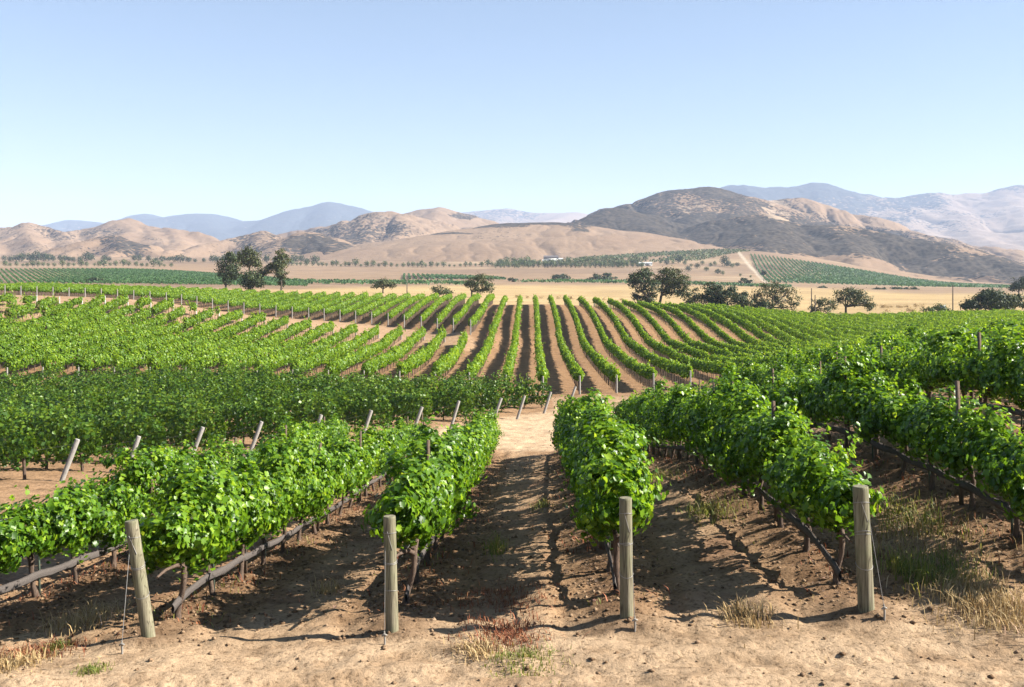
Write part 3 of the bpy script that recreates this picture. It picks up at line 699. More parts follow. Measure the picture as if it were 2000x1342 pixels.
# ------------------------------------------------------------------ foliage
LOBE = np.array([[0.0, -0.42], [0.30, -0.50], [0.46, -0.14], [0.36, 0.02], [0.50, 0.22], [0.20, 0.28], [0.0, 0.56],
                 [-0.20, 0.28], [-0.50, 0.22], [-0.36, 0.02], [-0.46, -0.14], [-0.30, -0.50]])
def leaf_mesh(pos, nrm, size, lod, droop=None):
    """leaves as real little blades: lod 0 lobed and cupped, lod 1 folded kite"""
    n = len(pos)
    nrm = nrm / (np.linalg.norm(nrm, axis=1)[:, None] + 1e-9)
    r = rng.normal(size=(n, 3)); r[:, 2] -= 1.2           # blades hang tip down
    t = r - (r * nrm).sum(1)[:, None] * nrm
    t /= np.linalg.norm(t, axis=1)[:, None] + 1e-9
    u = np.cross(nrm, t)
    if lod == 0:
        k = len(LOBE)
        fold = 0.22 * (np.abs(LOBE[:, 0]) / 0.5) - 0.25 * np.clip(LOBE[:, 1], 0, 1) ** 2
        fold = fold[None] * (0.3 + 1.2 * rng.random(n))[:, None]
        ring = pos[:, None] + size[:, None, None] * (u[:, None] * LOBE[None, :, 0:1] + t[:, None] * LOBE[None, :, 1:2] + nrm[:, None] * fold[..., None])
        v = np.concatenate([ring, pos[:, None] - 0 * ring[:, :1]], 1)         # centre last
        base = np.arange(n)[:, None, None] * (k + 1)
        tri = np.stack([np.arange(k), (np.arange(k) + 1) % k, np.full(k, k)], 1)[None]
        return v.reshape(-1, 3), (base + tri).reshape(-1, 3), k + 1
    K = np.array([[0, -0.5], [0.48, -0.02], [0, 0.55], [-0.48, -0.02]])
    up = np.array([0, 0.18, -0.05, 0.18])
    sc = (0.4 + 1.2 * rng.random(n))[:, None] * up[None]
    v = pos[:, None] + size[:, None, None] * (u[:, None] * K[None, :, 0:1] + t[:, None] * K[None, :, 1:2] + nrm[:, None] * sc[..., None])
    base = np.arange(n)[:, None, None] * 4
    tri = np.array([[0, 1, 2], [0, 2, 3]])[None]
    return v.reshape(-1, 3), (base + tri).reshape(-1, 3), 4

def canopy(name, a, b, parent, m, dens, size, lod, h0=0.68, h1=1.85, hw=0.40, seed=0, lump=0.16, pitch=1.6, shoots=0.8, gaps=0.0, rough=0.22, bulge=0.0, gap_from=0.0, far_w=1.0, far_h=1.0, clus=0):
    a = np.asarray(a, float); b = np.asarray(b, float)
    d = b - a; L = float(np.hypot(*d)); d = d / L; nrm2 = np.array([d[1], -d[0]])
    n = max(20, int(L * dens))
    s = rng.random(n) * (L + 0.4) - 0.2
    th = rng.random(n) * 2 * math.pi
    hn = fbm(s / pitch, np.full(n, seed * 3.7), 101, 3); wn_ = fbm(s / pitch + 50, np.full(n, seed * 3.7), 103, 3)
    fine_n = fbm(s / 0.45, th * 1.6 + seed, 107, 2)
    low = fbm(s / 1.1 + 9, np.full(n, seed * 1.3), 109, 2)
    ph = fbm(s / (pitch * 2.3), np.full(n, seed * 2.1), 119, 2)
    bl = np.abs(np.cos(math.pi * s / pitch + 1.5 * ph))
    vid = _hash(np.floor(s / pitch + 0.5 + 0.48 * ph).astype(int), np.full(n, seed), 7) - 0.5
    top = h1 * (1 + lump * hn + bulge * (0.46 * vid + 0.26 * (bl - 0.65))); bot = h0 + 0.16 * low + bulge * 0.12 * (0.6 - bl)
    if gaps > 0:
        gp = fbm(s / 3.0, np.full(n, seed * 5.1), 113, 2)
        keep = (gp > -0.75 + gaps * 1.1) | (rng.random(n) < 0.05) | (s < gap_from * L)
        s, th, hn, wn_, fine_n, top, bot, bl, vid = [q[keep] for q in (s, th, hn, wn_, fine_n, top, bot, bl, vid)]
        n = len(s)
    r = (0.40 + 0.66 * np.sqrt(rng.random(n))) * (1 + rough * fine_n)
    cth, sth = np.cos(th), np.sin(th)
    ce = np.sign(cth) * np.abs(cth) ** 0.75; se = np.sign(sth) * np.abs(sth) ** 0.75
    wid = hw * (1 + 0.30 * wn_ + bulge * (0.75 * (bl - 0.6) + 0.3 * vid)) * (1 - 0.22 * np.clip(se, 0, 1))
    tp = sstep(0.45, 1.0, s / L); wid = wid * (1 + (far_w - 1) * tp); top = bot + (top - bot) * (1 + (far_h - 1) * tp)
    lat = wid * r * ce
    mid = (top + bot) / 2; hh = (top - bot) / 2
    zz = mid + hh * r * se
    N3 = np.stack([nrm2[0] * ce / 0.8, nrm2[1] * ce / 0.8, se * 0.9], 1) + rng.normal(size=(n, 3)) * 0.42
    N3[:, 2] += 0.30
    P = np.stack([a[0] + d[0] * s + nrm2[0] * lat, a[1] + d[1] * s + nrm2[1] * lat, zz], 1)
    if clus:                                # most leaves sit on short side shoots that bulge from the wall
        nc = int(L * clus); ci = rng.integers(0, n, nc); pick = rng.random(n) < 0.64
        ks = np.clip(np.searchsorted(np.sort(s[ci]), s) + rng.integers(-2, 3, n), 0, nc - 1); order = ci[np.argsort(s[ci])]; own = order[rng.permutation(nc)[rng.integers(0, nc, n)]]
        cc = P[own].copy(); out_ = np.stack([nrm2[0] * ce[own], nrm2[1] * ce[own], se[own]], 1)
        ext = (0.02 + 0.16 * _hash(own, own * 0, 5) ** 2)[:, None]
        off = rng.normal(size=(n, 3)) * np.array([0.085, 0.085, 0.10])
        Pc = cc + out_ * ext + off
        P = np.where(pick[:, None], Pc, P)
        N3 = np.where(pick[:, None], out_ * 0.7 + off / 0.09 * 0.55 + rng.normal(size=(n, 3)) * 0.35 + np.array([0, 0, 0.35]), N3)
        s = np.where(pick, s[own], s); lat = np.where(pick, lat[own], lat); zz = P[:, 2]
        tj = 0.22 * (_hash(own, own * 0, 9) - 0.5); mid = np.where(pick, mid[own], mid)
    else: tj = 0
    # rounded row ends
    endf = np.minimum(s + 0.2, L + 0.2 - s); ef = np.clip(endf / 0.5, 0.25, 1) ** 0.5
    P[:, 0] -= nrm2[0] * lat * (1 - ef); P[:, 1] -= nrm2[1] * lat * (1 - ef); P[:, 2] = mid + (zz - mid) * ef
    sz = size * (0.65 + 0.7 * rng.random(n))
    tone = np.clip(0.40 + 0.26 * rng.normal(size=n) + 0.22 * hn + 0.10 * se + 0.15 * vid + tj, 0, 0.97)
    if shoots > 0:
        ns = int(L * shoots)
        k = 9
        s0 = rng.random(ns) * L
        if clus: s0 = s0[rng.integers(0, max(1, ns // 4), ns)] + rng.normal(size=ns) * 0.13      # canes rise in bunches
        lean = rng.normal(size=(ns, 3)) * 0.34; lean[:, 2] = 0.9
        Ls = 0.18 + 0.60 * rng.random(ns) ** 1.8
        htop = h1 * (1 + lump * fbm(s0 / pitch, np.full(ns, seed * 3.7), 101, 3)) - 0.12
        f = np.linspace(0, 1, k)[None]
        l0 = (rng.random(ns) - 0.5) * hw * 1.3
        Q = np.stack([(a[0] + d[0] * s0 + nrm2[0] * l0)[:, None] + lean[:, 0:1] * Ls[:, None] * f, (a[1] + d[1] * s0 + nrm2[1] * l0)[:, None] + lean[:, 1:2] * Ls[:, None] * f,
                      htop[:, None] + Ls[:, None] * f * (1 - 0.25 * f)], -1).reshape(-1, 3)
        Q += rng.normal(size=Q.shape) * 0.035
        # side canes that hang out of the wall
        ns2 = int(L * shoots * 0.8); s1 = rng.random(ns2) * L; sd = np.where(rng.random(ns2) < 0.5, -1, 1)
        ln = 0.20 + 0.25 * rng.random(ns2); z1 = h0 + (h1 - h0) * (0.25 + 0.6 * rng.random(ns2))
        lo = hw * 0.7 + ln[:, None] * f
        Q2 = np.stack([(a[0] + d[0] * s1)[:, None] + nrm2[0] * sd[:, None] * lo, (a[1] + d[1] * s1)[:, None] + nrm2[1] * sd[:, None] * lo, z1[:, None] + 0.15 * f - 0.45 * f ** 2 * ln[:, None] * 2], -1).reshape(-1, 3)
        Q2 += rng.normal(size=Q2.shape) * 0.03
        Q = np.concatenate([Q, Q2])
        QN = rng.normal(size=Q.shape) * 0.6; QN[:, 2] += 0.7
        P = np.concatenate([P, Q]); N3 = np.concatenate([N3, QN])
        sz = np.concatenate([sz, size * (0.5 + 0.5 * rng.random(len(Q)))])
        tone = np.concatenate([tone, np.clip(0.72 + 0.2 * rng.normal(size=len(Q)), 0, 1)])
    P[:, 2] += gz0(P[:, 0], P[:, 1])
    v, f, k = leaf_mesh(P, N3, sz, lod)
    return mesh_np(name, v, f, m, parent, {"tone": np.repeat(tone, k)})

def trunk_mesh_variants():
    out = []
    for i in range(5):
        B = Build(); zs = np.linspace(-0.06, 0.80, 8)
        wv = np.cumsum(rng.normal(size=(8, 2)) * 0.016, axis=0)
        B.tube(np.column_stack([wv, zs]), np.array([0.060, 0.048, 0.040, 0.038, 0.036, 0.040, 0.046, 0.040]) * (0.85 + 0.3 * rng.random()), 7, True, 0.22)
        for sg in (-1, 1):          # the two arms tied along the wire
            q = np.array([[wv[-2, 0], wv[-2, 1], 0.70], [wv[-2, 0] * 0.6, sg * 0.18, 0.80], [0, sg * 0.45, 0.82], [0, sg * 0.75, 0.83]])
            B.tube(q, [0.034, 0.028, 0.022, 0.016], 6, True, 0.2)
        o = B.obj("trunk", M['vine_bark'], None, True)
        out.append(o.data); bpy.data.objects.remove(o)
    return out
TRUNKS = trunk_mesh_variants()
def stake_mesh(m, hgt, rx, ry):
    B = Build(); B.box((0, 0, hgt / 2 - 0.05), (rx, ry, hgt + 0.1)); o = B.obj("stake", m); me = o.data; bpy.data.objects.remove(o); return me
STAKE_WOOD = stake_mesh(M['stake'], 2.05, 0.055, 0.055)
STAKE_STEEL = stake_mesh(M['steel_stake'], 1.25, 0.025, 0.03)

def link_part(name, me, parent, loc, rot):
    o = bpy.data.objects.new(name, me); COL.objects.link(o); o.parent = parent
    p = np.array(parent.location)
    o.location = tuple(np.asarray(loc, float) - p); o.rotation_euler = rot
    return o

def row_root(a, label, group):
    return empty("vine_row", (a[0], a[1], float(gz0(a[0], a[1]))), label, "vine row", group)

def simple_posts(a, b, step, h, w0, m, parent, name, jit=0.06):
    """trunks and training stakes of a distant row, one mesh"""
    a = np.asarray(a, float); b = np.asarray(b, float); d = b - a; L = np.hypot(*d); d = d / L
    s = np.arange(0.3, L, step); s = s + (rng.random(len(s)) - 0.5) * step * 0.35
    x = a[0] + d[0] * s + (rng.random(len(s)) - 0.5) * jit; y = a[1] + d[1] * s
    z = gz0(x, y); n = len(s)
    tilt = (rng.random((n, 2)) - 0.5) * 0.12
    ww = w0 * (0.7 + 0.6 * rng.random(n))
    q = np.array([[-1, -1], [1, -1], [1, 1], [-1, 1]]) * 0.5
    lo = np.stack([x[:, None] + q[None, :, 0] * ww[:, None], y[:, None] + q[None, :, 1] * ww[:, None], np.repeat(z[:, None] - 0.08, 4, 1)], -1)
    hi = lo * 1.0; hi[..., 0] += tilt[:, 0:1]; hi[..., 1] += tilt[:, 1:2]; hi[..., 2] = z[:, None] + h
    v = np.concatenate([lo, hi], 1).reshape(-1, 3)
    fq = np.array([[0, 1, 5, 4], [1, 2, 6, 5], [2, 3, 7, 6], [3, 0, 4, 7]])
    o = mesh_np(name, v, (np.arange(n)[:, None, None] * 8 + fq[None]).reshape(-1, 4), m, parent)
    o['kind'] = 'stuff'
    return o

# ---- front block, every vine trunk its own part
A_LABELS = [
    "vine row at the lower left edge, netting low, nearest trunks cut by the frame",
    "vine row behind the leaning first post, bird net sagging along its trunks",
    "narrow vine row behind the second front post, left side of the central alley",
    "bushy vine row behind the third front post, right side of the central alley",
    "dark sided vine row behind the rightmost front post with netting on trunks",
    "vine row next right of the rightmost front post, its net reaching the right edge",
    "second vine row beyond the rightmost front post, dark stakes above leaves",
    "third vine row beyond the rightmost front post, cut by the right edge",
    "fourth vine row beyond the rightmost front post, entering at the right edge",
    "fifth vine row beyond the rightmost front post, entering at the right edge",
    "sixth vine row beyond the rightmost front post, entering at the right edge",
    "seventh vine row beyond the rightmost front post, entering at the right edge",
    "eighth vine row beyond the rightmost front post, entering at the right edge",
    "ninth vine row beyond the rightmost front post, entering at the right edge"]
def net_part(a, b, parent, side, z0=0.46, seed=0):
    a = np.asarray(a, float); b = np.asarray(b, float); d = b - a; L = np.hypot(*d); d = d / L; nn = np.array([d[1], -d[0]]) * side
    n = int(L / 0.12); s = np.linspace(0.05, L - 0.1, n); k = 10
    sag = -0.028 * np.abs(np.sin(math.pi * s / 1.6)) + 0.03 * fbm(s / 2.2, s * 0 + seed, 131, 3) - 0.22 * np.exp(-s / 0.5)
    x = a[0] + d[0] * s; y = a[1] + d[1] * s; z = gz0(x, y) + z0 + sag
    ang = np.linspace(0, 2 * math.pi, k, endpoint=False)
    rv = 0.058 * (1 + 0.25 * fbm(s / 0.8, s * 0 + seed + 3, 137, 2)); rh = 0.022
    wr = 1 + 0.22 * (rng.random((n, k)) - 0.5) + 0.25 * np.sin(ang[None] * 4 + 3 * fbm(s / 1.5, s * 0, 139, 2)[:, None])
    off = 0.05
    lat = off + rh * np.cos(ang)[None] * wr
    V = np.stack([x[:, None] + nn[0] * lat, y[:, None] + nn[1] * lat, z[:, None] + rv[:, None] * np.sin(ang)[None] * wr], -1).reshape(-1, 3)
    i = np.arange(n - 1)[:, None] * k + np.arange(k)[None]; j = np.arange(n - 1)[:, None] * k + (np.arange(k)[None] + 1) % k
    mesh_np("bird_net", V, np.stack([i, j, j + k, i + k], -1).reshape(-1, 4), M['net'], parent)

def wire_part(name, pts, r, parent, m=None):
    B = Build(); B.tube(pts, r, 5, False); return B.obj(name, m or M['wire'], parent, True)

A_H = [1.62, 1.58, 1.72, 1.84, 1.76, 1.52, 1.72, 1.7, 1.7, 1.7, 1.7, 1.7, 1.7, 1.7]
for i, (a, b) in enumerate(A_ROWS):
    a = np.array(a); b = np.array(b); d = b - a; L = np.hypot(*d); d = d / L
    root = row_root(a, A_LABELS[i], "vine rows of the front block")
    near_cut = 24.0
    def at(yv): return a + d * (yv - a[1]) / d[1]
    hw = [0.38, 0.38, 0.30, 0.34, 0.35, 0.36, 0.42, 0.42, 0.42, 0.42, 0.42, 0.42, 0.42, 0.42][i]
    # one continuous leaf wall, lobed leaves near the camera and plainer ones further off
    parts = []
    ys_ = [(a[1], near_cut, 1800, 0.086, 0), (near_cut, b[1], 1200, 0.100, 1)] if a[1] < near_cut - 2 else [(a[1], b[1], 480, 0.15, 1)]
    if i >= 7: ys_ = [(a[1], b[1], 430, 0.155, 1)]
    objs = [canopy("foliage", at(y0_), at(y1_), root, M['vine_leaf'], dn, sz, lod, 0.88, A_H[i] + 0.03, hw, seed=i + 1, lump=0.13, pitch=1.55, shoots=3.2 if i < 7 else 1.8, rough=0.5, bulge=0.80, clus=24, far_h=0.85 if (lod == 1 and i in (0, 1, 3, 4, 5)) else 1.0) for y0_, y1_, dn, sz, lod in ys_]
    if len(objs) == 2:                      # join into ONE foliage mesh
        m1, m2 = objs[0].data, objs[1].data
        def arr(me):
            v = np.empty(len(me.vertices) * 3, np.float32); me.vertices.foreach_get("co", v)
            f = np.empty(len(me.loops), np.int32); me.loops.foreach_get("vertex_index", f)
            t = np.empty(len(me.vertices), np.float32); me.attributes["tone"].data.foreach_get("value", t)
            return v.reshape(-1, 3), f.reshape(-1, 3), t
        v1, f1, t1 = arr(m1); v2, f2, t2 = arr(m2)
        for o in objs: bpy.data.objects.remove(o)
        mesh_np("foliage", np.concatenate([v1, v2]) + np.array(root.location, np.float32), np.concatenate([f1, f2 + len(v1)]), M['vine_leaf'], root, {"tone": np.concatenate([t1, t2])})
    if i < 7:
        s = 0.35
        k = 0
        ang = math.atan2(-d[0], d[1])
        while s < L - 0.2:
            q = a + d * s
            link_part("trunk", random.choice(TRUNKS), root, (q[0], q[1], float(gz(q[0], q[1]))), (random.uniform(-0.06, 0.06), random.uniform(-0.08, 0.08), ang + random.choice((0, math.pi)) + random.uniform(-0.2, 0.2)))
            if k % 4 == 2:
                q2 = a + d * (s + 0.35)
                link_part("stake", STAKE_WOOD, root, (q2[0], q2[1], float(gz(q2[0], q2[1]))), (random.uniform(-0.02, 0.02), random.uniform(-0.03, 0.03), ang))
            elif k % 2 == 1:
                q2 = a + d * (s + 0.12)
                link_part("stake", STAKE_STEEL, root, (q2[0], q2[1], float(gz(q2[0], q2[1]))), (random.uniform(-0.02, 0.02), random.uniform(-0.03, 0.03), ang))
            s += 1.5 + random.uniform(-0.12, 0.12); k += 1
        net_part(a, b, root, 1 if i < 3 else -1, 0.46, seed=i)
        for hz in (0.82, 1.45):
            ss = np.linspace(0, L, int(L / 1.5)); X = a[0] + d[0] * ss; Y = a[1] + d[1] * ss
            wire_part("wire", np.column_stack([X, Y, gz0(X, Y) + hz]), 0.004, root)
    else:
        simple_posts(a, b, 1.5, 0.8, 0.08, M['vine_bark'], root, "trunk")
        s = 2.0 + random.random() * 3
        while s < L:
            q = a + d * s
            link_part("stake", STAKE_WOOD, root, (q[0], q[1], float(gz0(q[0], q[1]))), (0, random.uniform(-0.03, 0.03), 0)); s += 6.2

# ---- the four big end posts
POSTS = [(290, 1262, -0.225, 0.02, 1.44, 0.082, "weathered round post leaning left at the near end of the leftmost row", (238, 1287, 12.05)),
         (766, 1240, -0.035, 0.0, 1.46, 0.080, "upright green grey post at the left of the central alley", (751, 1262, 12.15)),
         (1224, 1220, -0.015, 0.0, 1.48, 0.082, "pale upright post at the right of the central alley", (1240, 1240, 12.2)),
         (1692, 1203, -0.075, 0.0, 1.54, 0.098, "thickest weathered post, rightmost of the front posts", (1727, 1222, 12.2))]
for (px, py, tx, ty, hgt, rad, lab, anc) in POSTS:
    x, y = xy(px, 12.5); z = float(gz(x, y))
    root = empty("end_post", (x, y, z), lab, "post", "front end posts")
    B = Build(); zs = np.array([-0.35, 0.0, 0.3, 0.7, 1.1, hgt - 0.03, hgt - 0.006, hgt])
    rr = np.array([1.03, 1.03, 1.01, 1.0, 0.985, 0.975, 0.96, 0.90]) * rad
    pts = np.column_stack([x + tx * zs / hgt, y + ty * zs / hgt, z + zs])
    B.tube(pts, rr, 20, True, 0.012)
    B.obj("post_body", M['post'], root, False)
    def on(h, ang, extra=1.02):
        return np.array([x + tx * h / hgt + math.cos(ang) * rad * extra, y + ty * h / hgt + math.sin(ang) * rad * extra, z + h])
    # wires twisted round the post
    for hw_ in (hgt * 0.86, hgt * 0.62, hgt * 0.60, hgt * 0.36):
        an = np.linspace(0, 2 * math.pi, 25)
        tl = random.uniform(-0.05, 0.05)
        wire_part("wire_wrap", np.array([on(hw_ + tl * math.sin(q), q, 1.03) for q in an]), 0.0035, root)
    ax, ay = xy(anc[0], anc[2]); az = float(gz(ax, ay))
    t_an = -math.pi / 2 + (0.7 if ax > x else -0.7)
    wire_part("guy_wire", np.array([on(hgt * 0.74, t_an), (on(hgt * 0.74, t_an) + np.array([ax, ay, az + 0.12])) / 2, [ax, ay, az + 0.12]]), 0.0032, root)
    wire_part("guy_wire", np.array([on(hgt * 0.88, -math.pi / 2 - 0.3), on(hgt * 0.72, -math.pi / 2 + 0.45)]), 0.004, root)
    B = Build(); B.tube(np.array([[ax, ay, az - 0.1], [ax + 0.004, ay, az + 0.06], [ax - 0.003, ay + 0.003, az + 0.16]]), [0.011, 0.014, 0.009], 8, True, 0.1)
    B.tube(np.array([[ax - 0.03, ay, az + 0.10], [ax, ay - 0.012, az + 0.13], [ax + 0.03, ay, az + 0.11]]), [0.010, 0.016, 0.010], 6)
    B.obj("anchor_peg", M['knot'], root, True)

# ---- block with leaning posts
B_WORDS = ["nearest, at the left edge", "second", "third", "fourth", "fifth", "sixth", "seventh", "eighth", "ninth", "tenth", "eleventh", "last, beside the track"]
for i, p in enumerate(B_POSTS):
    a = p + B_DIR * 1.3
    Lr = 60.0
    while Lr > 4 and (lambda q: q[0] / q[1] * F + CX)(p + B_DIR * Lr) < -130: Lr -= 1.0
    Lr = max(Lr, 6.0)
    b = p + B_DIR * Lr
    root = row_root(a, "dark green vine row behind a leaning pale post, %s from the left" % B_WORDS[i] if 0 < i < 11 else "dark green vine row behind the leaning post %s" % B_WORDS[i], "dark vine rows behind the leaning posts")
    canopy("foliage", a, b, root, M['vine_leaf_dark'], 360, 0.15, 1, 0.30, 2.0, 0.52, seed=40 + i, lump=0.12, pitch=1.5, shoots=1.2, rough=0.45, bulge=0.45)
    simple_posts(a, b, 1.5, 0.7, 0.075, M['vine_bark'], root, "trunk", 0.25)
    z = float(gz(*p))
    pr = empty("end_post", (p[0], p[1], z), "leaning pale round post, %s in the line by the dirt track" % (B_WORDS[i] if i not in (0, 11) else ("leftmost" if i == 0 else "rightmost")), "post", "leaning posts by the track")
    Bd = Build(); tx = 0.52 + random.uniform(-0.06, 0.08); hh = 1.5 + random.uniform(-0.08, 0.08); zs = np.array([-0.3, 0, 0.5, 1.0, hh - 0.02, hh])
    Bd.tube(np.column_stack([p[0] + tx * zs / hh, p[1] + 0.12 * zs / hh, z + zs]), np.array([1, 1, 1, 1, 0.98, 0.9]) * 0.085, 12)
    Bd.obj("post_body", M['grey_post'], pr)
    wire_part("guy_wire", np.array([[p[0] + tx * 0.9, p[1] + 0.1, z + hh * 0.9], [p[0] - 1.2, p[1] + 0.2, z + 1.0]]), 0.004, pr)

# ---- upper blocks
def small_post(p, hgt, r, m, label, group, tx=0.0):
    z = float(gz0(p[0], p[1]))
    B = Build(); zs = np.array([-0.2, 0, hgt * 0.5, hgt])
    B.tube(np.column_stack([p[0] + tx * zs, np.full(4, p[1]), z + zs]), [r, r, r, r * 0.9], 7)
    o = B.obj("end_post", m, None, False, None, (p[0], p[1], z))
    return tag(o, label, "post", group)

def nth(i):
    w_ = ["first", "second", "third", "fourth", "fifth", "sixth", "seventh", "eighth", "ninth", "tenth", "eleventh", "twelfth", "thirteenth", "fourteenth", "fifteenth", "sixteenth", "seventeenth", "eighteenth", "nineteenth", "twentieth"]
    t_ = ["", "", "twenty", "thirty"]
    return w_[i] if i < 20 else ((t_[(i + 1) // 10] + "-" + w_[(i + 1) % 10 - 1]) if (i + 1) % 10 else {30: "thirtieth", 20: "twentieth"}.get(i + 1, "fortieth"))

for n_, (a, b) in enumerate(C_ROWS):
    root = row_root(a, "light green vine row below the pale knoll track, %s counting left from the ridge rows" % nth(n_), "light green rows below the knoll track")
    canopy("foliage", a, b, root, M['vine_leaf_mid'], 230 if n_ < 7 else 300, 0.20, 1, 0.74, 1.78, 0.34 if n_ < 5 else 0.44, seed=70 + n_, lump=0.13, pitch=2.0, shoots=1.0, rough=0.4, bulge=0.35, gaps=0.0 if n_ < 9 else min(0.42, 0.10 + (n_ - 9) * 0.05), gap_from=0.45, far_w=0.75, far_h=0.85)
    simple_posts(a, b, 1.0, 0.62, 0.06, M['vine_bark'], root, "trunk")
    if n_ < 20:
        small_post(np.asarray(b) + np.array([0.02, 0.5]), 1.45, 0.075, M['white_paint'] if n_ > 9 else M['grey_post'], "pale post at the upper end of the %s light green row, track side" % nth(n_), "posts along the near side of the knoll track")
    if n_ < 14:
        small_post(np.asarray(a) - np.array([0.02, 0.3]), 1.15, 0.07, M['grey_post'], "grey post at the lower end of the %s light green row, above dark vines" % nth(n_), "posts above the dark vine block")
for k_, (a, b) in enumerate(D_ROWS):
    root = row_root(a, "vine row climbing the knoll to its crest, %s counting right from the track end" % nth(k_), "vine rows climbing the knoll")
    dn = 190 if k_ < 14 else 165
    canopy("foliage", a, b, root, M['vine_leaf_mid'], dn, 0.215, 1, 0.98 if k_ < 12 else 0.75, 1.78, 0.31 if k_ < 12 else min(0.62, 0.31 + (k_ - 11) * 0.05), seed=100 + k_, lump=0.10, pitch=1.8, shoots=0.9, rough=0.4, bulge=0.3)
    simple_posts(a, b, 0.9, 1.05, 0.055, M['stake'], root, "trunk")
    if k_ < 10:
        small_post(np.asarray(a) - np.array([0.01, 0.5]), 1.5, 0.08, M['grey_post'], "grey post at the foot of the %s knoll row, by the crossing track" % nth(k_), "posts at the foot of the knoll rows")
        small_post(np.asarray(b) + np.array([0.01, 0.6]), 1.5, 0.08, M['white_paint'], "whitish post at the crest end of the %s knoll row" % nth(k_), "posts on the knoll crest")
for k_, (a, b) in enumerate(E_ROWS):
    root = row_root(a, "green vine row above the pale knoll track, %s counting left from the crest" % nth(k_), "vine rows above the knoll track")
    canopy("foliage", a, b, root, M['vine_leaf_mid'], 180, 0.23, 1, 1.12, 2.0, 0.34 if k_ < 4 else 0.45, seed=150 + k_, lump=0.08, pitch=2.0, shoots=0.9, rough=0.35, bulge=0.14)
    simple_posts(a, b, 0.55, 1.0, 0.07, M['stake'], root, "trunk")
    small_post(np.asarray(a) - np.array([0.0, 0.4]), 2.05, 0.095, M['grey_post'], "tall thin grey post at the track end of the %s upper row" % nth(k_), "posts along the far side of the knoll track")

# ------------------------------------------------------------------ trees
def tube_path(B, p0, p1, r0, r1, bend=0.12, k=6, sides=7):
    p0 = np.asarray(p0, float); p1 = np.asarray(p1, float); t = np.linspace(0, 1, k)[:, None]
    L = np.linalg.norm(p1 - p0); off = rng.normal(size=3) * bend * L; off[2] = abs(off[2]) * 0.4
    P = p0 + (p1 - p0) * t + off * (np.sin(math.pi * t))
    B.tube(P, r0 + (r1 - r0) * t[:, 0], sides, True, 0.08)
    return P

def tree(name, label, cat, px, py, d, blobs, leaf='oak_leaf', trunk_r=0.35, nleaf=1500, size=0.36, group=None, fork=0.25, clump=0.22, trunk=True, lean=0.0):
    """blobs: (px, py, rx, ry) outlines of the crown's masses as seen from the track, at distance d"""
    base = pt(px, py, d); base[2] = float(gz0(base[0], base[1])) - 0.1
    root = empty(name, base, label, cat, group)
    P = []; tone = []; NN = []
    tot = sum(b[2] * b[3] for b in blobs); ctr = []
    for (bx, by, rx, ry) in blobs:
        c = pt(bx, by, d); rx_, rz_ = rx * d / F, ry * d / F; ry_ = (rx_ * 0.85 + rz_ * 0.3)
        c = c + np.array([0, rng.normal() * rx_ * 0.35, 0]); ctr.append((c, rx_, rz_))
        n = max(60, int(nleaf * rx * ry / tot))
        nc = max(7, n // 34)
        v = rng.normal(size=(nc, 3)); v /= np.linalg.norm(v, axis=1)[:, None]
        rr = (0.45 + 0.55 * rng.random(nc) ** 0.5)[:, None]
        cc = c + v * rr * np.array([rx_, ry_, rz_])
        which = rng.integers(0, nc, n)
        cs = clump * min(rx_, rz_ * 1.3) + 0.35
        off = rng.normal(size=(n, 3)) * cs * np.array([0.75, 0.75, 0.5])
        P.append(cc[which] + off)
        NN.append(v[which] * 0.7 + off / cs * 0.5 + rng.normal(size=(n, 3)) * 0.5 + np.array([0, 0, 0.35]))
        tone.append(np.clip(0.45 + 0.22 * rng.normal(size=n) + 0.25 * (rng.random(nc)[which] - 0.5), 0, 0.97))
    P = np.concatenate(P); NN = np.concatenate(NN); tone = np.concatenate(tone)
    lowz = gz0(P[:, 0], P[:, 1]) + 0.15; P[:, 2] = np.maximum(P[:, 2], lowz)
    sz = size * (0.6 + 0.8 * rng.random(len(P)))
    v, f, k = leaf_mesh(P, NN, sz, 1)
    mesh_np("crown", v, f, M[leaf], root, {"tone": np.repeat(tone, k)})
    if trunk:
        B = Build()
        top = max(ctr, key=lambda q: q[0][2])[0]; low = min(q[0][2] - q[2] for q in ctr)
        h = max(0.8, (np.mean([q[0][2] for q in ctr]) - base[2]) * fork + 0.25 * max(0, low - base[2]))
        fk = base + np.array([lean * h, 0, h])
        B.tube(np.array([base + [0, 0, -0.3], base + [lean * h * 0.1, 0, 0.05], base + (fk - base) * 0.5 + rng.normal(size=3) * 0.05, fk]), [trunk_r * 1.5, trunk_r * 1.15, trunk_r * 0.9, trunk_r * 0.85], 9, True, 0.08)
        for (c, rx_, rz_) in ctr:
            e = tube_path(B, fk, c, trunk_r * 0.62, trunk_r * 0.22, 0.12)
            for q in range(4):
                t = c + rng.normal(size=3) * np.array([rx_, rx_, rz_]) * 0.55
                tube_path(B, e[3 + q % 3], t, trunk_r * 0.24, trunk_r * 0.06, 0.12, 5, 5)
        B.obj("trunk", M['oak_bark'], root, True)
    return root

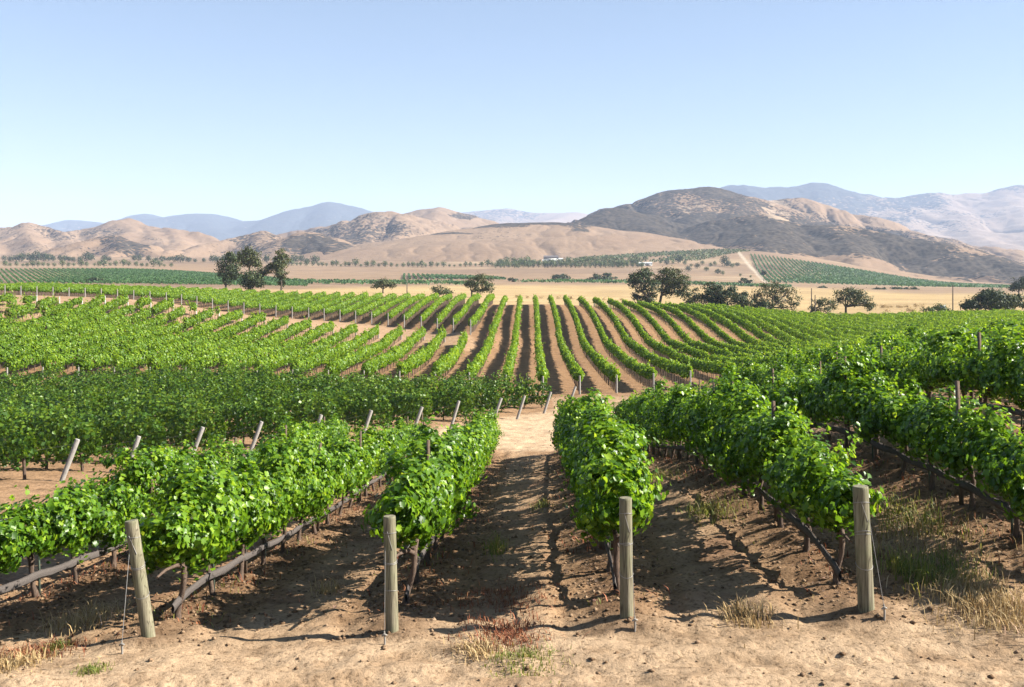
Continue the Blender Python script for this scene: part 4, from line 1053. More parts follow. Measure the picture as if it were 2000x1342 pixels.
TG = "oaks standing in the dry field"
tree("oak_tree", "dark leaning tree, leftmost of the clump behind the left vines", "tree", 441, 563, 262, [(446, 520, 20, 18), (436, 536, 13, 12), (450, 500, 11, 8), (458, 530, 12, 16), (444, 549, 7, 10)], 'bush_leaf', 0.30, 2600, 0.40, "trees behind the left vines")
tree("oak_tree", "tallest airy tree with rounded crown in the left clump", "tree", 487, 560, 275, [(485, 500, 22, 14), (470, 505, 12, 12), (500, 512, 12, 12), (492, 490, 13, 8), (478, 514, 10, 8)], 'oak_leaf', 0.28, 2400, 0.38, "trees behind the left vines", 0.55)
tree("bush", "dense dark round bush at the foot of the left tree clump", "bush", 493, 564, 255, [(493, 545, 19, 17), (484, 552, 11, 11), (503, 548, 11, 13)], 'bush_leaf', 0.15, 2600, 0.38, None, 0.2)
tree("poplar_tree", "tall narrow tree standing right in the left clump", "tree", 549, 566, 258, [(548, 498, 8, 13), (546, 515, 12, 14), (553, 507, 10, 10), (549, 535, 11, 14), (540, 520, 11, 9), (526, 526, 10, 9), (513, 529, 9, 8), (549, 551, 6, 9)], 'oak_leaf', 0.22, 2800, 0.38, "trees behind the left vines", 0.5)
tree("oak_tree", "flat topped spreading oak standing alone in the dry field", "tree", 748, 573, 300, [(748, 553, 20, 6), (735, 558, 14, 4), (764, 557, 12, 4), (748, 549, 12, 4)], 'oak_leaf', 0.22, 1500, 0.32, TG, 0.3)
tree("oak_tree", "crooked oak with two low arms at the left end of the crest rows", "tree", 921, 580, 275, [(926, 551, 15, 9), (945, 545, 16, 9), (918, 556, 9, 6), (950, 560, 14, 9), (940, 566, 14, 6), (958, 566, 7, 4)], 'oak_leaf', 0.24, 2300, 0.33, TG, 0.35)
tree("bush", "grey green low bush between the two field oaks behind vine tops", "bush", 866, 577, 265, [(862, 568, 14, 8), (852, 565, 8, 5), (874, 571, 9, 5)], 'oak_leaf', 0.12, 1000, 0.30, None, 0.3)
tree("oak_tree", "ragged dark oak at the left of the large pair by the knoll crest", "tree", 1268, 596, 262, [(1256, 545, 20, 14), (1238, 553, 12, 10), (1262, 535, 16, 9), (1272, 565, 15, 18), (1247, 580, 10, 10), (1268, 583, 16, 10), (1236, 540, 8, 7), (1250, 566, 8, 7)], 'bush_leaf', 0.34, 3600, 0.40, TG, 0.3)
tree("oak_tree", "big round crowned oak at the right of the large pair by the crest", "tree", 1287, 597, 268, [(1312, 545, 26, 18), (1295, 538, 16, 12), (1332, 552, 16, 16), (1316, 568, 20, 14), (1336, 572, 12, 12), (1310, 530, 18, 8), (1300, 560, 12, 14)], 'oak_leaf', 0.40, 4200, 0.38, TG, 0.35, 0.2, True, 0.25)
tree("oak_tree", "thin small oak between the large pair and the dark oak clump", "tree", 1354, 604, 262, [(1354, 578, 14, 11), (1346, 588, 9, 9), (1364, 586, 10, 10), (1358, 567, 7, 6)], 'oak_leaf', 0.16, 1300, 0.32, TG, 0.4)
tree("oak_tree", "dark wide oak right of the small thin oak", "tree", 1400, 606, 262, [(1388, 560, 13, 10), (1407, 566, 20, 13), (1390, 582, 18, 16), (1418, 580, 20, 15), (1382, 572, 11, 10), (1398, 592, 26, 10), (1424, 564, 10, 8)], 'bush_leaf', 0.34, 3800, 0.40, TG, 0.3)
tree("bush", "dark sloping shrub mass at the right foot of the dark wide oak", "bush", 1452, 610, 258, [(1448, 588, 12, 13), (1460, 596, 13, 9), (1440, 580, 10, 10), (1455, 578, 7, 7)], 'bush_leaf', 0.16, 1700, 0.38, None, 0.3)
tree("oak_tree", "large airy oak with many forked limbs against the golden field", "tree", 1504, 612, 262, [(1500, 566, 18, 13), (1482, 578, 14, 11), (1520, 562, 16, 9), (1538, 568, 14, 11), (1548, 585, 12, 14), (1520, 590, 14, 11), (1478, 590, 10, 10), (1532, 604, 10, 8), (1552, 600, 8, 9), (1508, 582, 12, 8)], 'oak_leaf', 0.34, 3000, 0.34, TG, 0.3, 0.24, True, 0.3)
tree("bush", "round near black bush under the large airy oak", "bush", 1490, 611, 252, [(1491, 598, 15, 11), (1484, 601, 9, 8)], 'bush_leaf', 0.14, 1500, 0.36, None, 0.2)
tree("oak_tree", "low leaning oak behind the short power pole", "tree", 1581, 617, 258, [(1608, 590, 14, 7), (1596, 588, 10, 6), (1624, 594, 10, 9), (1606, 606, 18, 7), (1590, 601, 8, 6)], 'oak_leaf', 0.30, 1300, 0.32, TG, 0.35, 0.2, True, 0.8)
tree("oak_tree", "umbrella shaped oak at the right of the field oaks", "tree", 1652, 613, 262, [(1655, 574, 22, 10), (1678, 576, 20, 11), (1645, 586, 14, 9), (1692, 590, 16, 10), (1670, 590, 20, 8), (1664, 566, 16, 6), (1700, 600, 8, 6)], 'oak_leaf', 0.32, 3000, 0.34, TG, 0.4)
tree("tree", "huge dense rounded tree at the right edge above the vines", "tree", 1940, 609, 245, [(1940, 588, 34, 17), (1905, 593, 22, 12), (1970, 592, 24, 14), (1945, 575, 24, 10), (1890, 597, 14, 8), (1990, 590, 12, 12), (1925, 580, 18, 10)], 'bush_leaf', 0.3, 6500, 0.40, None, 0.2)
tree("tree", "dark bushy tree cut by the right edge beyond the huge rounded tree", "tree", 1990, 575, 420, [(1990, 556, 16, 12), (2004, 552, 14, 12), (1980, 562, 10, 8)], 'bush_leaf', 0.3, 1600, 0.55, None, 0.2)
tree("bush", "low olive shrubs under the blue sign at the field edge", "bush", 1828, 610, 245, [(1815, 606, 12, 5), (1838, 603, 14, 7), (1850, 606, 8, 5)], 'orchard_leaf', 0.1, 900, 0.32, None, 0.2)
for lab, px_, py_, d_, bl, nl in [
    ("wide pale green bush by the plain, left of the domed oak", 1095, 551, 720, [(1092, 543, 13, 7), (1107, 545, 8, 5)], 900),
    ("domed dark oak on the plain right of the pale bush", 1178, 552, 720, [(1177, 543, 22, 8), (1160, 547, 12, 5), (1195, 546, 12, 6), (1180, 538, 14, 5)], 1500),
    ("small dark bush by the green strip left of the pale bush", 1002, 551, 640, [(1002, 547, 9, 4)], 300),
    ("flat dark bush on the green strip right of centre", 1455, 555, 640, [(1452, 549, 13, 4), (1464, 551, 9, 3)], 500),
    ("lone dark bush in the left distant vineyard", 190, 556, 430, [(188, 548, 14, 5), (176, 551, 9, 3)], 700),
    ("dark shrub on the green strip beyond the left vines", 668, 556, 560, [(668, 552, 12, 4)], 400),
    ("bush at the foot of the white farm road", 1492, 541, 830, [(1492, 535, 5, 6)], 260),
    ("dark shrub left end of the row under the hillside vineyard", 1605, 566, 640, [(1605, 562, 8, 3)], 220),
    ("wide dark shrub row under the hillside vineyard", 1765, 574, 640, [(1755, 566, 20, 5), (1785, 566, 18, 5)], 900),
    ("brown shrub left of the wide shrub row under the hillside vineyard", 1720, 574, 620, [(1720, 566, 12, 6)], 450)]:
    tree("bush", lab, "bush", px_, py_, d_, bl, 'bush_leaf', 0.25, nl, 0.0012 * d_ + 0.1, None, 0.3)

# ---- poles and sign
def pole(px, py_top, py_base, d, label, arm=False):
    b = pt(px, py_base, d); b[2] = float(gz0(b[0], b[1])); top = pt(px, py_top, d)[2]
    root = empty("utility_pole", b, label, "pole")
    B = Build(); B.tube(np.array([[b[0], b[1], b[2] - 0.5], [b[0], b[1], (b[2] + top) / 2], [b[0], b[1], top]]), [0.16, 0.14, 0.11], 8); B.obj("pole_shaft", M['pole_wood'], root, True)
    if arm:
        B = Build(); B.box((b[0] + 0.35, b[1], top - 0.35), (1.5, 0.12, 0.14)); B.box((b[0] + 0.5, b[1] + 0.0, top - 1.25), (1.1, 0.12, 0.12)); B.obj("cross_arm", M['pole_wood'], root)
pole(1585, 563, 609, 262, "thin tall pole left of the short pole with crossarms")
pole(1592, 576, 617, 252, "short dark pole with two crossarms beside the leaning oak")
pole(1861, 556, 609, 250, "lone tall pole right of the blue sign at the field edge")
pole(795, 545, 580, 290, "lone slim pole right of the flat topped oak")
b = pt(1841, 608, 252); b[2] = float(gz0(b[0], b[1]))
sg = empty("sign", b, "small blue grey box sign on a white post above the shrubs", "sign")
Build().box((b[0], b[1], b[2] + 1.55), (1.3, 0.25, 0.95)).obj("panel", M['sign_blue'], sg)
Build().box((b[0], b[1] - 0.14, b[2] + 2.0), (1.36, 0.06, 0.12)).obj("trim", M['white_paint'], sg)
Build().box((b[0] + 0.25, b[1], b[2] + 0.5), (0.28, 0.2, 1.14)).obj("leg", M['white_paint'], sg)

# ---- farm buildings
def building(px, py, d, wpx, hpx, label, roofm, name, cat="building", depth=14.0, openings=4):
    c = pt(px, py, d); c[2] = float(gz0(c[0], c[1]))
    root = empty(name, c, label, cat); W = wpx * d / F; H = hpx * d / F * 0.55; RH = hpx * d / F * 0.45
    Build().box((c[0], c[1], c[2] + H / 2 - 0.5), (W, depth, H + 1.0)).obj("wall", M['white_paint'], root)
    e = 0.6; x0, x1 = c[0] - W / 2 - e, c[0] + W / 2 + e; y0, y1 = c[1] - depth / 2 - e, c[1] + depth / 2 + e; z0 = c[2] + H + 0.003; z1 = z0 + RH
    V = np.array([[x0, y0, z0], [x1, y0, z0], [x1, y1, z0], [x0, y1, z0], [x0, c[1], z1], [x1, c[1], z1]])
    B = Build(); B.add(V, [(0, 1, 5, 4), (2, 3, 4, 5), (3, 2, 1, 0)]); B.add(V, [(0, 4, 3), (1, 2, 5)]); B.obj("roof", roofm, root)
    for i in range(openings):
        x = c[0] - W * 0.38 + W * 0.76 * i / max(1, openings - 1)
        Build().box((x, c[1] - depth / 2 - 0.03, c[2] + H * 0.5), (W * 0.09, 0.08, H * 0.5)).obj("window" if i else "door", M['glass_dark'], root)
building(1076, 514, 1240, 27, 13, "dark roofed white barn among trees at the foot of the hill", M['dark_roof'], "barn")
building(1095, 513, 1235, 8, 8, "small white shed right beside the dark roofed barn", M['white_paint'], "shed", "building", 8.0, 2)
building(1064, 516, 1210, 8, 7, "little white outbuilding left of the dark roofed barn", M['white_paint'], "shed", "building", 8.0, 2)
building(1254, 521, 1120, 14, 7, "long low white roofed shed right of the tree belt", M['white_paint'], "shed", "building", 9.0, 3)
building(1268, 521, 1120, 9, 7, "white open fronted shed at the end of the long shed", M['white_paint'], "shed", "building", 9.0, 2)

# ---- small distant trees
def small_tree_proto(name, m, h, wd, n, sz, shape):
    P = rng.normal(size=(n, 3)); P /= np.linalg.norm(P, axis=1)[:, None]
    P *= (0.55 + 0.5 * rng.random(n))[:, None]
    Nn = P + rng.normal(size=(n, 3)) * 0.4
    taper = 1 - shape * np.clip(P[:, 2:3], 0, 1)
    P = P * np.array([wd / 2, wd / 2, h * 0.40]); P[:, :2] *= taper; P[:, 2] += h * 0.58
    P += 0.12 * wd * rng.normal(size=(n, 3))
    P[:, 2] = np.clip(P[:, 2], 0.2, None)
    v, f, k = leaf_mesh(P, Nn, sz * (0.7 + 0.6 * rng.random(n)), 1)
    tone = np.repeat(np.clip(0.45 + 0.25 * rng.normal(size=n), 0, 1), k)
    B = Build(); B.tube(np.array([[0, 0, -0.6], [0.05, 0, h * 0.25], [0, 0.05, h * 0.6]]), [0.035 * h, 0.028 * h, 0.015 * h], 6)
    nv = B.n; bv = np.concatenate(B.v); f3 = np.concatenate(B.f3); f4 = np.concatenate(B.f4)
    fs = [np.concatenate([f, f3 + len(v)]), f4 + len(v)]
    mi = np.concatenate([np.zeros(len(f)), np.ones(len(f3)), np.ones(len(f4))])
    o = mesh_np(name, np.concatenate([v, bv]), fs, [m, M['oak_bark']], None, {"tone": np.concatenate([tone, np.zeros(nv)])}, False, mi)
    me = o.data; bpy.data.objects.remove(o); return me
ORCH = [small_tree_proto("orchard_tree", M['orchard_leaf'], 6.0, 5.2, 170, 0.85, s_) for s_ in (0.1, 0.3, 0.5, 0.2)]
DARK = [small_tree_proto("field_tree", M['bush_leaf'], 9.0, 9.0, 300, 1.1, s_) for s_ in (0.1, 0.25, 0.45)]
def place(me, name, px, d, sc, label, cat, group):
    o = bpy.data.objects.new(name, me); COL.objects.link(o)
    x = (px - CX) / F * d; o.location = (x, d, float(gz0(x, d)))
    s1 = sc * random.uniform(0.8, 1.25); o.scale = (s1 * random.uniform(0.85, 1.2), s1 * random.uniform(0.85, 1.2), s1 * random.uniform(0.8, 1.2)); o.rotation_euler = (0, 0, random.uniform(0, 6.28))
    return tag(o, label, cat, group)
g1, l1 = "small trees in a line along the foot of the low hill", "small round green tree in the long line below the low tan hill"
px_ = 560
while px_ < 985:
    place(random.choice(ORCH), "orchard_tree", px_, 1130 + random.uniform(-12, 12), 0.95 * random.choice((0.7, 1, 1, 1.2)), l1, "tree", g1); px_ += random.uniform(7, 13)
g2, l2 = "orchard trees by the farm buildings", "leafy orchard tree in the belt around the farm buildings"
for row_ in range(4):
    px_ = 968 + row_ * 4
    while px_ < 1262:
        if not (row_ > 1 and 1050 < px_ < 1105):
            place(random.choice(ORCH), "orchard_tree", px_, 1080 + row_ * 34 + random.uniform(-8, 8), 1.0 + 0.1 * row_, l2, "tree", g2)
        px_ += random.uniform(7, 12) * (1 if row_ < 2 else 1.5)
g3, l3 = "pale saplings left of the left vineyard", "pale green sapling in the row above the left distant vineyard"
px_ = 10
while px_ < 345:
    place(random.choice(ORCH), "sapling", px_, 1010 + random.uniform(-20, 25), random.choice((0.6, 0.8, 1.1)), l3, "tree", g3); px_ += random.uniform(8, 16)
g4, l4 = "dark trees along the left hill foot", "dark tree of the broken belt at the foot of the left hills"
for p4, s4 in [(8, 0.8), (20, 0.8), (33, 1.2), (42, 1.4), (57, 1.2), (64, 1.1), (72, 1.4), (86, 1.0), (96, 1.2), (104, 0.9), (117, 0.9), (126, 0.7), (135, 0.7), (143, 0.6), (156, 0.6), (170, 1.1), (178, 0.9), (204, 1.1), (213, 0.7), (262, 0.8), (272, 0.9), (290, 0.6), (305, 0.6), (318, 0.9), (330, 0.9), (342, 1.0), (353, 1.2), (368, 0.7), (381, 0.6), (398, 0.7), (415, 0.9), (425, 1.0), (438, 0.8), (520, 1.0), (538, 0.9), (575, 1.0), (588, 0.9), (600, 0.7), (615, 1.1)]:
    place(random.choice(DARK), "field_tree", p4, 1240 + random.uniform(-30, 30), s4 * 0.95, l4, "tree", g4)
g5, l5 = "trees between the orchard and the ploughed bank", "green tree or shrub below the hillside orchard left of the white road"
for p5, d5, s5 in [(1290, 1150, 0.9), (1302, 1130, 1.0), (1314, 1140, 0.9), (1326, 1150, 1.1), (1338, 1120, 1.0), (1350, 1090, 0.9), (1362, 1060, 0.8), (1372, 1120, 1.0), (1380, 1010, 0.9), (1388, 1090, 0.9), (1402, 960, 0.7), (1415, 1100, 1.4), (1422, 1090, 1.2), (1430, 1080, 1.0), (1440, 1100, 0.8), (1412, 930, 0.7), (1446, 920, 0.6), (1466, 900, 0.5), (1396, 1110, 0.9), (1344, 1000, 0.7), (1208, 1100, 1.7), (1196, 1110, 1.2), (1218, 1100, 1.3)]:
    place(random.choice(ORCH + DARK), "field_tree", p5, d5, s5 * 0.8, l5, "tree", g5)
for p6, d6 in [(1543, 2080), (1552, 2050), (1566, 2050)]:
    pass
g7, l7 = "tumbleweed clumps in the golden field", "small brown dry clump lying in the golden field right of the oaks"
DRY = small_tree_proto("dry_clump", M['weed_dry'], 0.9, 1.6, 90, 0.22, 0.1)
for p7, y7 in [(1724, 593), (1730, 592), (1740, 588), (1755, 594), (1760, 594), (1771, 594), (1775, 598), (1780, 600), (1785, 598), (1790, 592), (1802, 602), (1733, 598), (1803, 593), (1010, 573), (1030, 574), (1058, 578), (1092, 581), (1180, 573), (1214, 578), (1115, 568), (1140, 567)]:
    o = place(DRY, "dry_clump", p7, {True: 300, False: 270}[y7 < 596], 0.9, l7 if p7 > 1500 else "small brown dry clump in the golden field beyond the crest posts", "dry clump", g7 if p7 > 1500 else "dry clumps beyond the crest")

# ---- distant vineyards: every row a hedge of its own
def far_row(a, b, label, group, m, size, dens, h, gappy=0.0, name='vine_row'):
    a = np.asarray(a, float); b = np.asarray(b, float); d = b - a; L = np.hypot(*d); d = d / L
    n = max(8, int(L * dens)); s = rng.random(n) * L
    if gappy: s = s[np.cos(s / gappy * 2 * math.pi) > -0.35]; n = len(s)
    P = np.stack([a[0] + d[0] * s + rng.normal(size=n) * 0.14, a[1] + d[1] * s, 0.35 + rng.random(n) * (h - 0.45)], 1)
    P[:, 2] += gz0(P[:, 0], P[:, 1])
    Nn = rng.normal(size=(n, 3)) * 0.6; Nn[:, 2] += 0.55; Nn[:, 1] -= 0.5
    v, f, k = leaf_mesh(P, Nn, size * (0.7 + 0.6 * rng.random(n)), 1)
    o = mesh_np(name, v, f, m, None, {"tone": np.repeat(np.clip(0.45 + 0.25 * rng.normal(size=n), 0, 1), k)}, False, None, (a[0], a[1], float(gz0(a[0], a[1]))))
    return tag(o, label, name.replace('_', ' '), group)
gl, ll = "rows of the left distant vineyard", "dark green vine row on the left distant slope behind the near vines"
def left_top(px): return np.interp(px, [-200, 0, 300, 420, 520, 600], [760, 760, 760, 745, 700, 590])
for i in range(46):
    b = xy(-22 + i * 13.4, 402.0 + 0.7 * max(0, i - 28)); m_ = -0.48 - 0.06 * max(0.0, 1 - i / 25)
    a = b + np.array([m_, 1.0]) * 10
    while a[1] < left_top(a[0] / a[1] * F + CX): a = a + np.array([m_, 1.0]) * 5
    far_row(b, a, ll, gl, M['vine_leaf_far'], 0.70, 3.2, 1.15)
acc_ = []
for i in range(44):
    b = xy(600 - max(0, i - 30) * 4, 416 + i * 7.6)
    if b[1] > 585: b = xy(np.interp(b[1], [585, 700, 760], [598, 520, 440]), b[1])
    a = b + np.array([-0.50, 1.0]) * 6
    while a[1] < left_top(a[0] / a[1] * F + CX): a = a + np.array([-0.50, 1.0]) * 5
    acc_.append((b, a))
n_far = sum(max(6, int(np.hypot(*(np.array(a) - b)) * 2.6)) for b, a in acc_)
PP = []
for b, a in acc_:
    L = np.hypot(*(a - b)); n = max(6, int(L * 2.6)); t = rng.random(n)[:, None]
    q = b + (a - b) * t; PP.append(np.column_stack([q[:, 0] + rng.normal(size=n) * 0.2, q[:, 1], gz0(q[:, 0], q[:, 1]) + 0.3 + rng.random(n) * 0.7]))
PP = np.concatenate(PP); Nn = rng.normal(size=PP.shape) * 0.6; Nn[:, 2] += 0.55; Nn[:, 1] -= 0.5
v, f, k = leaf_mesh(PP, Nn, 0.68 * (0.7 + 0.6 * rng.random(len(PP))), 1)
o = mesh_np("vine_rows", v, f, M['vine_leaf_far'], None, {"tone": np.repeat(np.clip(0.45 + 0.25 * rng.normal(size=len(PP)), 0, 1), k)}, False, None, (acc_[0][0][0], acc_[0][0][1], 0))
tag(o, "farthest fine vine rows in the upper right of the left distant vineyard", "vines", None, "stuff")
gs, ls = "rows of the green strip beyond the left trees", "green vine row in the thin strip beyond the left tree clump"
for i in range(16):
    x0 = (545 - CX) / F * 560 + i * 8.0
    far_row((x0, 480 + i * 3.2), (x0 - 30, 590), ls, gs, M['vine_leaf_far'], 1.2, 1.5, 1.9)
gm, lm = "rows of the small vineyard patch on the plain", "dark green row in the small vineyard patch on the ploughed plain"
for i in range(18):
    x0 = (792 - CX) / F * 860 + i * 4.2
    far_row((x0 + 16, 700 + i * 1.0), (x0, 850 - i * 4), lm, gm, M['vine_leaf_far'], 1.5, 2.6, 1.6)
gw, lw = "rows of the thin green strip right of centre", "green vine row in the thin strip beyond the golden field, centre right"
for i in range(14):
    yv = 620 + i * 4.6
    far_row(((1000 + 7 * i - CX) / F * yv, yv), ((1530 - CX) / F * yv, yv - 20), lw, gw, M['vine_leaf_far'], 1.2, 1.0, 1.8)
gr, lr = "rows of the hillside vineyard on the right", "vine row of the combed hillside vineyard below the dark right hill"
for i in range(56):
    x1 = (1470 - CX) / F * 1290 + i * 4.0
    y1 = 1300 - i * 3.2; y0 = 800 + i * 1.0; m_ = 0.21
    far_row((x1 - m_ * (y1 - y0), y0), (x1, y1), lr, gr, M['vine_leaf_far'], 1.5, 1.4, 2.1)
gq, lq = "rows of the pale young vineyard at the right", "pale young vine row on the slope right of the combed hillside vineyard"
for i in range(22):
    x1 = (1800 - CX) / F * 1130 + i * 5.2; y1 = 1130 - i * 12; y0 = 820
    far_row((x1 - 0.21 * (y1 - y0), y0), (x1, y1), lq, gq, M['vine_leaf_far'], 1.3, 0.5, 1.6)
go, lo_ = "rows of the hillside orchard left of the white road", "dotted orchard row on the slope left of the white farm road"
for i in range(30):
    x1 = (1180 - CX) / F * 1380 + i * 7.0; y1 = 1385; y0 = 1180
    xe = x1 - 0.55 * (y1 - y0)
    if xe < (1265 - CX) / F * y0: 
        t = 0.5; y0 = y1 - (y1 - y0) * t; xe = x1 - 0.55 * (y1 - y0)
    far_row((xe, y0), (x1, y1), lo_, go, M['orchard_leaf'], 2.0, 1.3, 3.0, 6.0, 'orchard_row')

# ------------------------------------------------------------------ ground cover in the foreground
def blades(name, pts, hgt, m, label, cat, group, spread=0.5, width=0.010, kind=None, tone0=0.5, origin=None):
    n = len(pts); ang = rng.random(n) * 2 * math.pi
    L = hgt * (0.25 + 1.1 * rng.random(n) ** 1.6); out = np.stack([np.cos(ang), np.sin(ang)], 1) * (spread * rng.random(n) * L)[:, None]
    z = gz(pts[:, 0], pts[:, 1]) - 0.01
    b = np.column_stack([pts, z]); mid = b + np.column_stack([out * 0.35, L * 0.6]); tip = b + np.column_stack([out, L * (1 - 0.35 * rng.random(n))])
    sd = np.column_stack([-np.sin(ang), np.cos(ang), np.zeros(n)]) * (width * (0.6 + 0.8 * rng.random(n)))[:, None]
    v = np.stack([b - sd, b + sd, mid + sd * 0.8, mid - sd * 0.8, tip], 1).reshape(-1, 3)
    base = np.arange(n)[:, None] * 5
    q = base + np.array([[0, 1, 2, 3]]); t = base + np.array([[3, 2, 4]])
    o = mesh_np(name, v, [q, t], m, None, {"tone": np.repeat(np.clip(tone0 + 0.25 * rng.normal(size=n), 0, 1), 5)}, False, None, origin)
    return tag(o, label, cat, group, kind)
def patch(px, py, rx, ry, n):
    """points on the ground inside an ellipse seen at (px, py)"""
    d = 12.5
    ds = np.linspace(8.5, 60, 1500); g_ = (py - CY) / F * ds + gz0((px - CX) / F * ds, ds)
    d = float(ds[int(np.argmax(g_ >= 0))])
    q = rng.normal(size=(n, 2)) * 0.5
    dy = ry * d * d / (F * 4.3)
    c = np.array([(px - CX) / F * d, d])
    return c + q * np.array([rx * d / F, dy]), c
TUFTS = [
    (990, 1240, 75, 26, 560, 0.11, 'weed_red', "rust red dry weed patch at the mouth of the central alley"),
    (1010, 1292, 62, 24, 420, 0.085, 'weed_green', "grey green low weed in front of the rust red patch"),
    (930, 1275, 45, 16, 240, 0.14, 'weed_dry', "straw tuft left of the grey green weed by the alley mouth"),
    (1450, 1208, 46, 16, 260, 0.20, 'weed_dry', "dry straw tuft between the two right front posts"),
    (1935, 1190, 85, 40, 1200, 0.22, 'weed_dry', "big straw coloured grass patch at the lower right edge"),
    (1785, 1125, 36, 22, 260, 0.34, 'weed_green', "tall green grass tuft right of the rightmost front post"),
    (1760, 1020, 60, 40, 420, 0.32, 'weed_green', "green and yellow grass bed behind the rightmost front post"),
    (1865, 1120, 40, 22, 240, 0.22, 'weed_green', "dark green weed clump near the right edge behind straw patch"),
    (60, 1275, 60, 18, 420, 0.13, 'weed_red', "rust red weeds in the lower left corner"),
    (40, 1300, 60, 18, 300, 0.14, 'weed_dry', "straw weeds below the red weeds in the lower left corner"),
    (180, 1215, 60, 26, 420, 0.20, 'weed_dry', "dry grass left of the leaning first front post"),
    (115, 1268, 18, 8, 120, 0.12, 'weed_green', "little green weed beside the lower left red weeds"),
    (640, 1155, 26, 14, 110, 0.24, 'weed_dry', "thin dry stalks in the alley left of the second front post"),
    (1800, 1060, 80, 40, 420, 0.24, 'weed_dry', "straw stalks mixed among the green grass behind the rightmost front post"),
    (970, 1080, 18, 14, 110, 0.30, 'weed_green', "lone green stalk weed in the shade of the central alley"),
    (1390, 1000, 46, 18, 420, 0.18, 'weed_green', "green weeds beside the trunks of the dark sided right row"),
    (1275, 935, 40, 16, 360, 0.22, 'weed_green', "green shoots at the alley edge right of the bushy row"),
    (1000, 1170, 90, 26, 500, 0.10, 'weed_red', "red brown weeds on the shaded floor of the central alley"),
    (180, 1312, 26, 10, 160, 0.08, 'weed_green', "small creeping green weed in the lower left dirt"),
    (1060, 990, 18, 12, 130, 0.16, 'weed_green', "green sprouts on the sunlit edge of the central alley"),
]
for (px, py, rx, ry, n, hg, mm, lab) in TUFTS:
    p_, c_ = patch(px, py, rx, ry * 1.25, int(n * 1.7))
    p_ = p_ + (rng.normal(size=(7, 2)) * np.array([rx, rx * 0.7]) / F * c_[1] * 0.35)[rng.integers(0, 7, len(p_))]
    blades("grass_tuft", p_, hg, M[mm], lab, "weeds", None, 1.8 if mm == 'weed_red' else 1.3, 0.0055, None, 0.5, (c_[0], c_[1], float(gz0(c_[0], c_[1]))))
# scattered weeds and litter nobody could count
def along_rows(n, rows, sig, ymax):
    out = []
    for a, b in rows:
        a = np.array(a); b = np.array(b); d = b - a; L = np.hypot(*d); d = d / L
        s = rng.random(n) * L * min(1, (ymax - a[1]) / (b[1] - a[1])); l = rng.normal(size=n) * sig
        out.append(np.column_stack([a[0] + d[0] * s + d[1] * l, a[1] + d[1] * s - d[0] * l]))
    return np.concatenate(out)
q = along_rows(1500, A_ROWS[:7], 0.38, 47); q = q[fbm(q[:, 0] * 0.8, q[:, 1] * 0.8, 201, 2) > 0.05]
blades("weeds", q, 0.12, M['weed_red'], "rust red dead weeds under the front vine rows", "weeds", None, 1.5, 0.010, "stuff")
q = along_rows(900, A_ROWS[:7], 0.45, 47); q = q[fbm(q[:, 0] * 0.7, q[:, 1] * 0.7, 205, 2) > 0.22]
blades("grass", q, 0.13, M['weed_green'], "sparse green weeds among the front vine rows", "grass", None, 0.9, 0.008, "stuff")
q = np.column_stack([rng.uniform(-9, 12, 9000), rng.uniform(9.5, 46, 9000)]); q = q[fbm(q[:, 0] * 0.5, q[:, 1] * 0.5, 209, 3) > 0.22]
blades("straw", q, 0.06, M['weed_dry'], "thin straw litter scattered on the soil between rows", "straw", None, 2.2, 0.006, "stuff")
q = along_rows(5200, A_ROWS[:7], 0.50, 48); n_ = len(q); q = q[rng.random(n_) < 0.35 + 0.5 * (fbm(q[:, 0] * 0.6, q[:, 1] * 0.6, 211, 3) > 0)]
P_ = np.column_stack([q, gz(q[:, 0], q[:, 1]) + 0.012]); Nn = rng.normal(size=P_.shape) * 0.35; Nn[:, 2] += 1
v, f, k = leaf_mesh(P_, Nn, 0.05 * (0.5 + 0.9 * rng.random(len(P_))), 1)
tag(mesh_np("leaf_litter", v, f, M['litter'], None, {"tone": np.repeat(rng.random(len(P_)), k)}), "dead brown leaf litter under the front vine rows", "litter", None, "stuff")
q = np.column_stack([rng.uniform(-8, 8, 9000), rng.uniform(13, 47, 9000)]); la_ = row_lat(q[:, 0], q[:, 1], A_ROWS)
q = q[(la_ > 0.9) & (la_ < 1.7) & (fbm(q[:, 0] * 0.9, q[:, 1] * 0.5, 231, 3) > 0.18)]
blades("weeds", q, 0.07, M['weed_red'], "red brown dead weeds matted along the middle of the aisles", "weeds", None, 2.4, 0.008, "stuff")
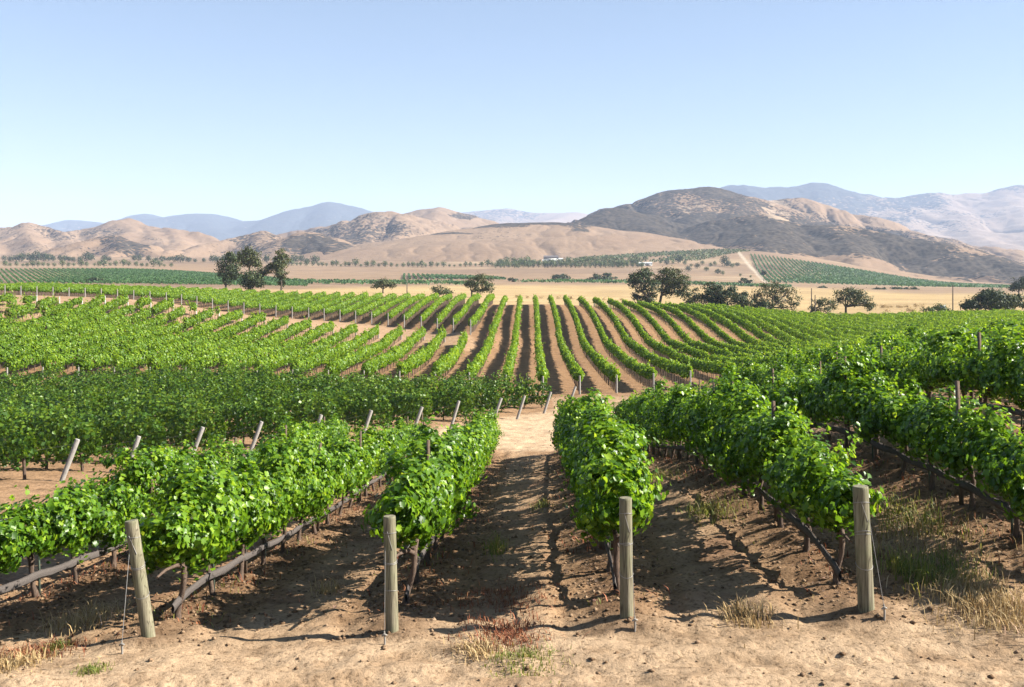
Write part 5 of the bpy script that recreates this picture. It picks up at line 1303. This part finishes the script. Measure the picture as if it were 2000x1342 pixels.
# clods and pebbles
def clods(n):
    x = rng.uniform(-9, 11, n); y = 9.4 + rng.random(n) ** 1.6 * 34
    la = row_lat(x, y, A_ROWS)
    keep = rng.random(n) < np.where(la < 0.9, 1.0, np.where(y < 13, 0.12, 0.40)); x, y = x[keep], y[keep]; n = len(x)
    r = 0.009 + 0.036 * rng.random(n) ** 3
    ico = np.array([[0, 0, 1], [1, 0, 0.1], [0.3, 0.95, 0.05], [-0.8, 0.6, 0.1], [-0.8, -0.6, 0.0], [0.3, -0.95, 0.1], [0, 0, -0.6]])
    fc = np.array([[0, 1, 2], [0, 2, 3], [0, 3, 4], [0, 4, 5], [0, 5, 1], [6, 2, 1], [6, 3, 2], [6, 4, 3], [6, 5, 4], [6, 1, 5]])
    v = ico[None] * (r[:, None, None] * (0.6 + 0.8 * rng.random((n, 7, 1)))) * np.array([1, 1, 0.7])
    an = rng.random(n) * 6.28; c, s = np.cos(an)[:, None], np.sin(an)[:, None]
    v = np.stack([v[..., 0] * c - v[..., 1] * s, v[..., 0] * s + v[..., 1] * c, v[..., 2]], -1)
    v += np.stack([x, y, gz(x, y) + r * 0.2], 1)[:, None]
    sh = rng.random(n)[:, None]
    col = np.array([0.15, 0.092, 0.052]) * (1 - sh) + np.array([0.30, 0.21, 0.135]) * sh
    o = mesh_np("dirt_clods", v.reshape(-1, 3), (np.arange(n)[:, None, None] * 7 + fc[None]).reshape(-1, 3), M['ground'], None, {"tint": np.repeat(col, 7, 0), "fine": np.ones(n * 7)})
    tag(o, "loose clods and pebbles on the vineyard soil", "clods", None, "stuff")
clods(30000)

# ------------------------------------------------------------------ haze
def haze():
    m, nt, out = mat('haze')
    v = N(nt, "ShaderNodeVolumePrincipled")
    v.inputs['Color'].default_value = (0.54, 0.67, 0.92, 1)
    v.inputs['Density'].default_value = 0.9e-4
    v.inputs['Anisotropy'].default_value = 0.0
    nt.links.new(v.outputs[0], out.inputs['Volume'])
    B = Build(); B.box((0, 4900, 330), (32000, 9900, 880))
    o = B.obj("haze", m); tag(o, "pale blue summer haze thickening towards the far mountains", "haze", None, "stuff")
haze()
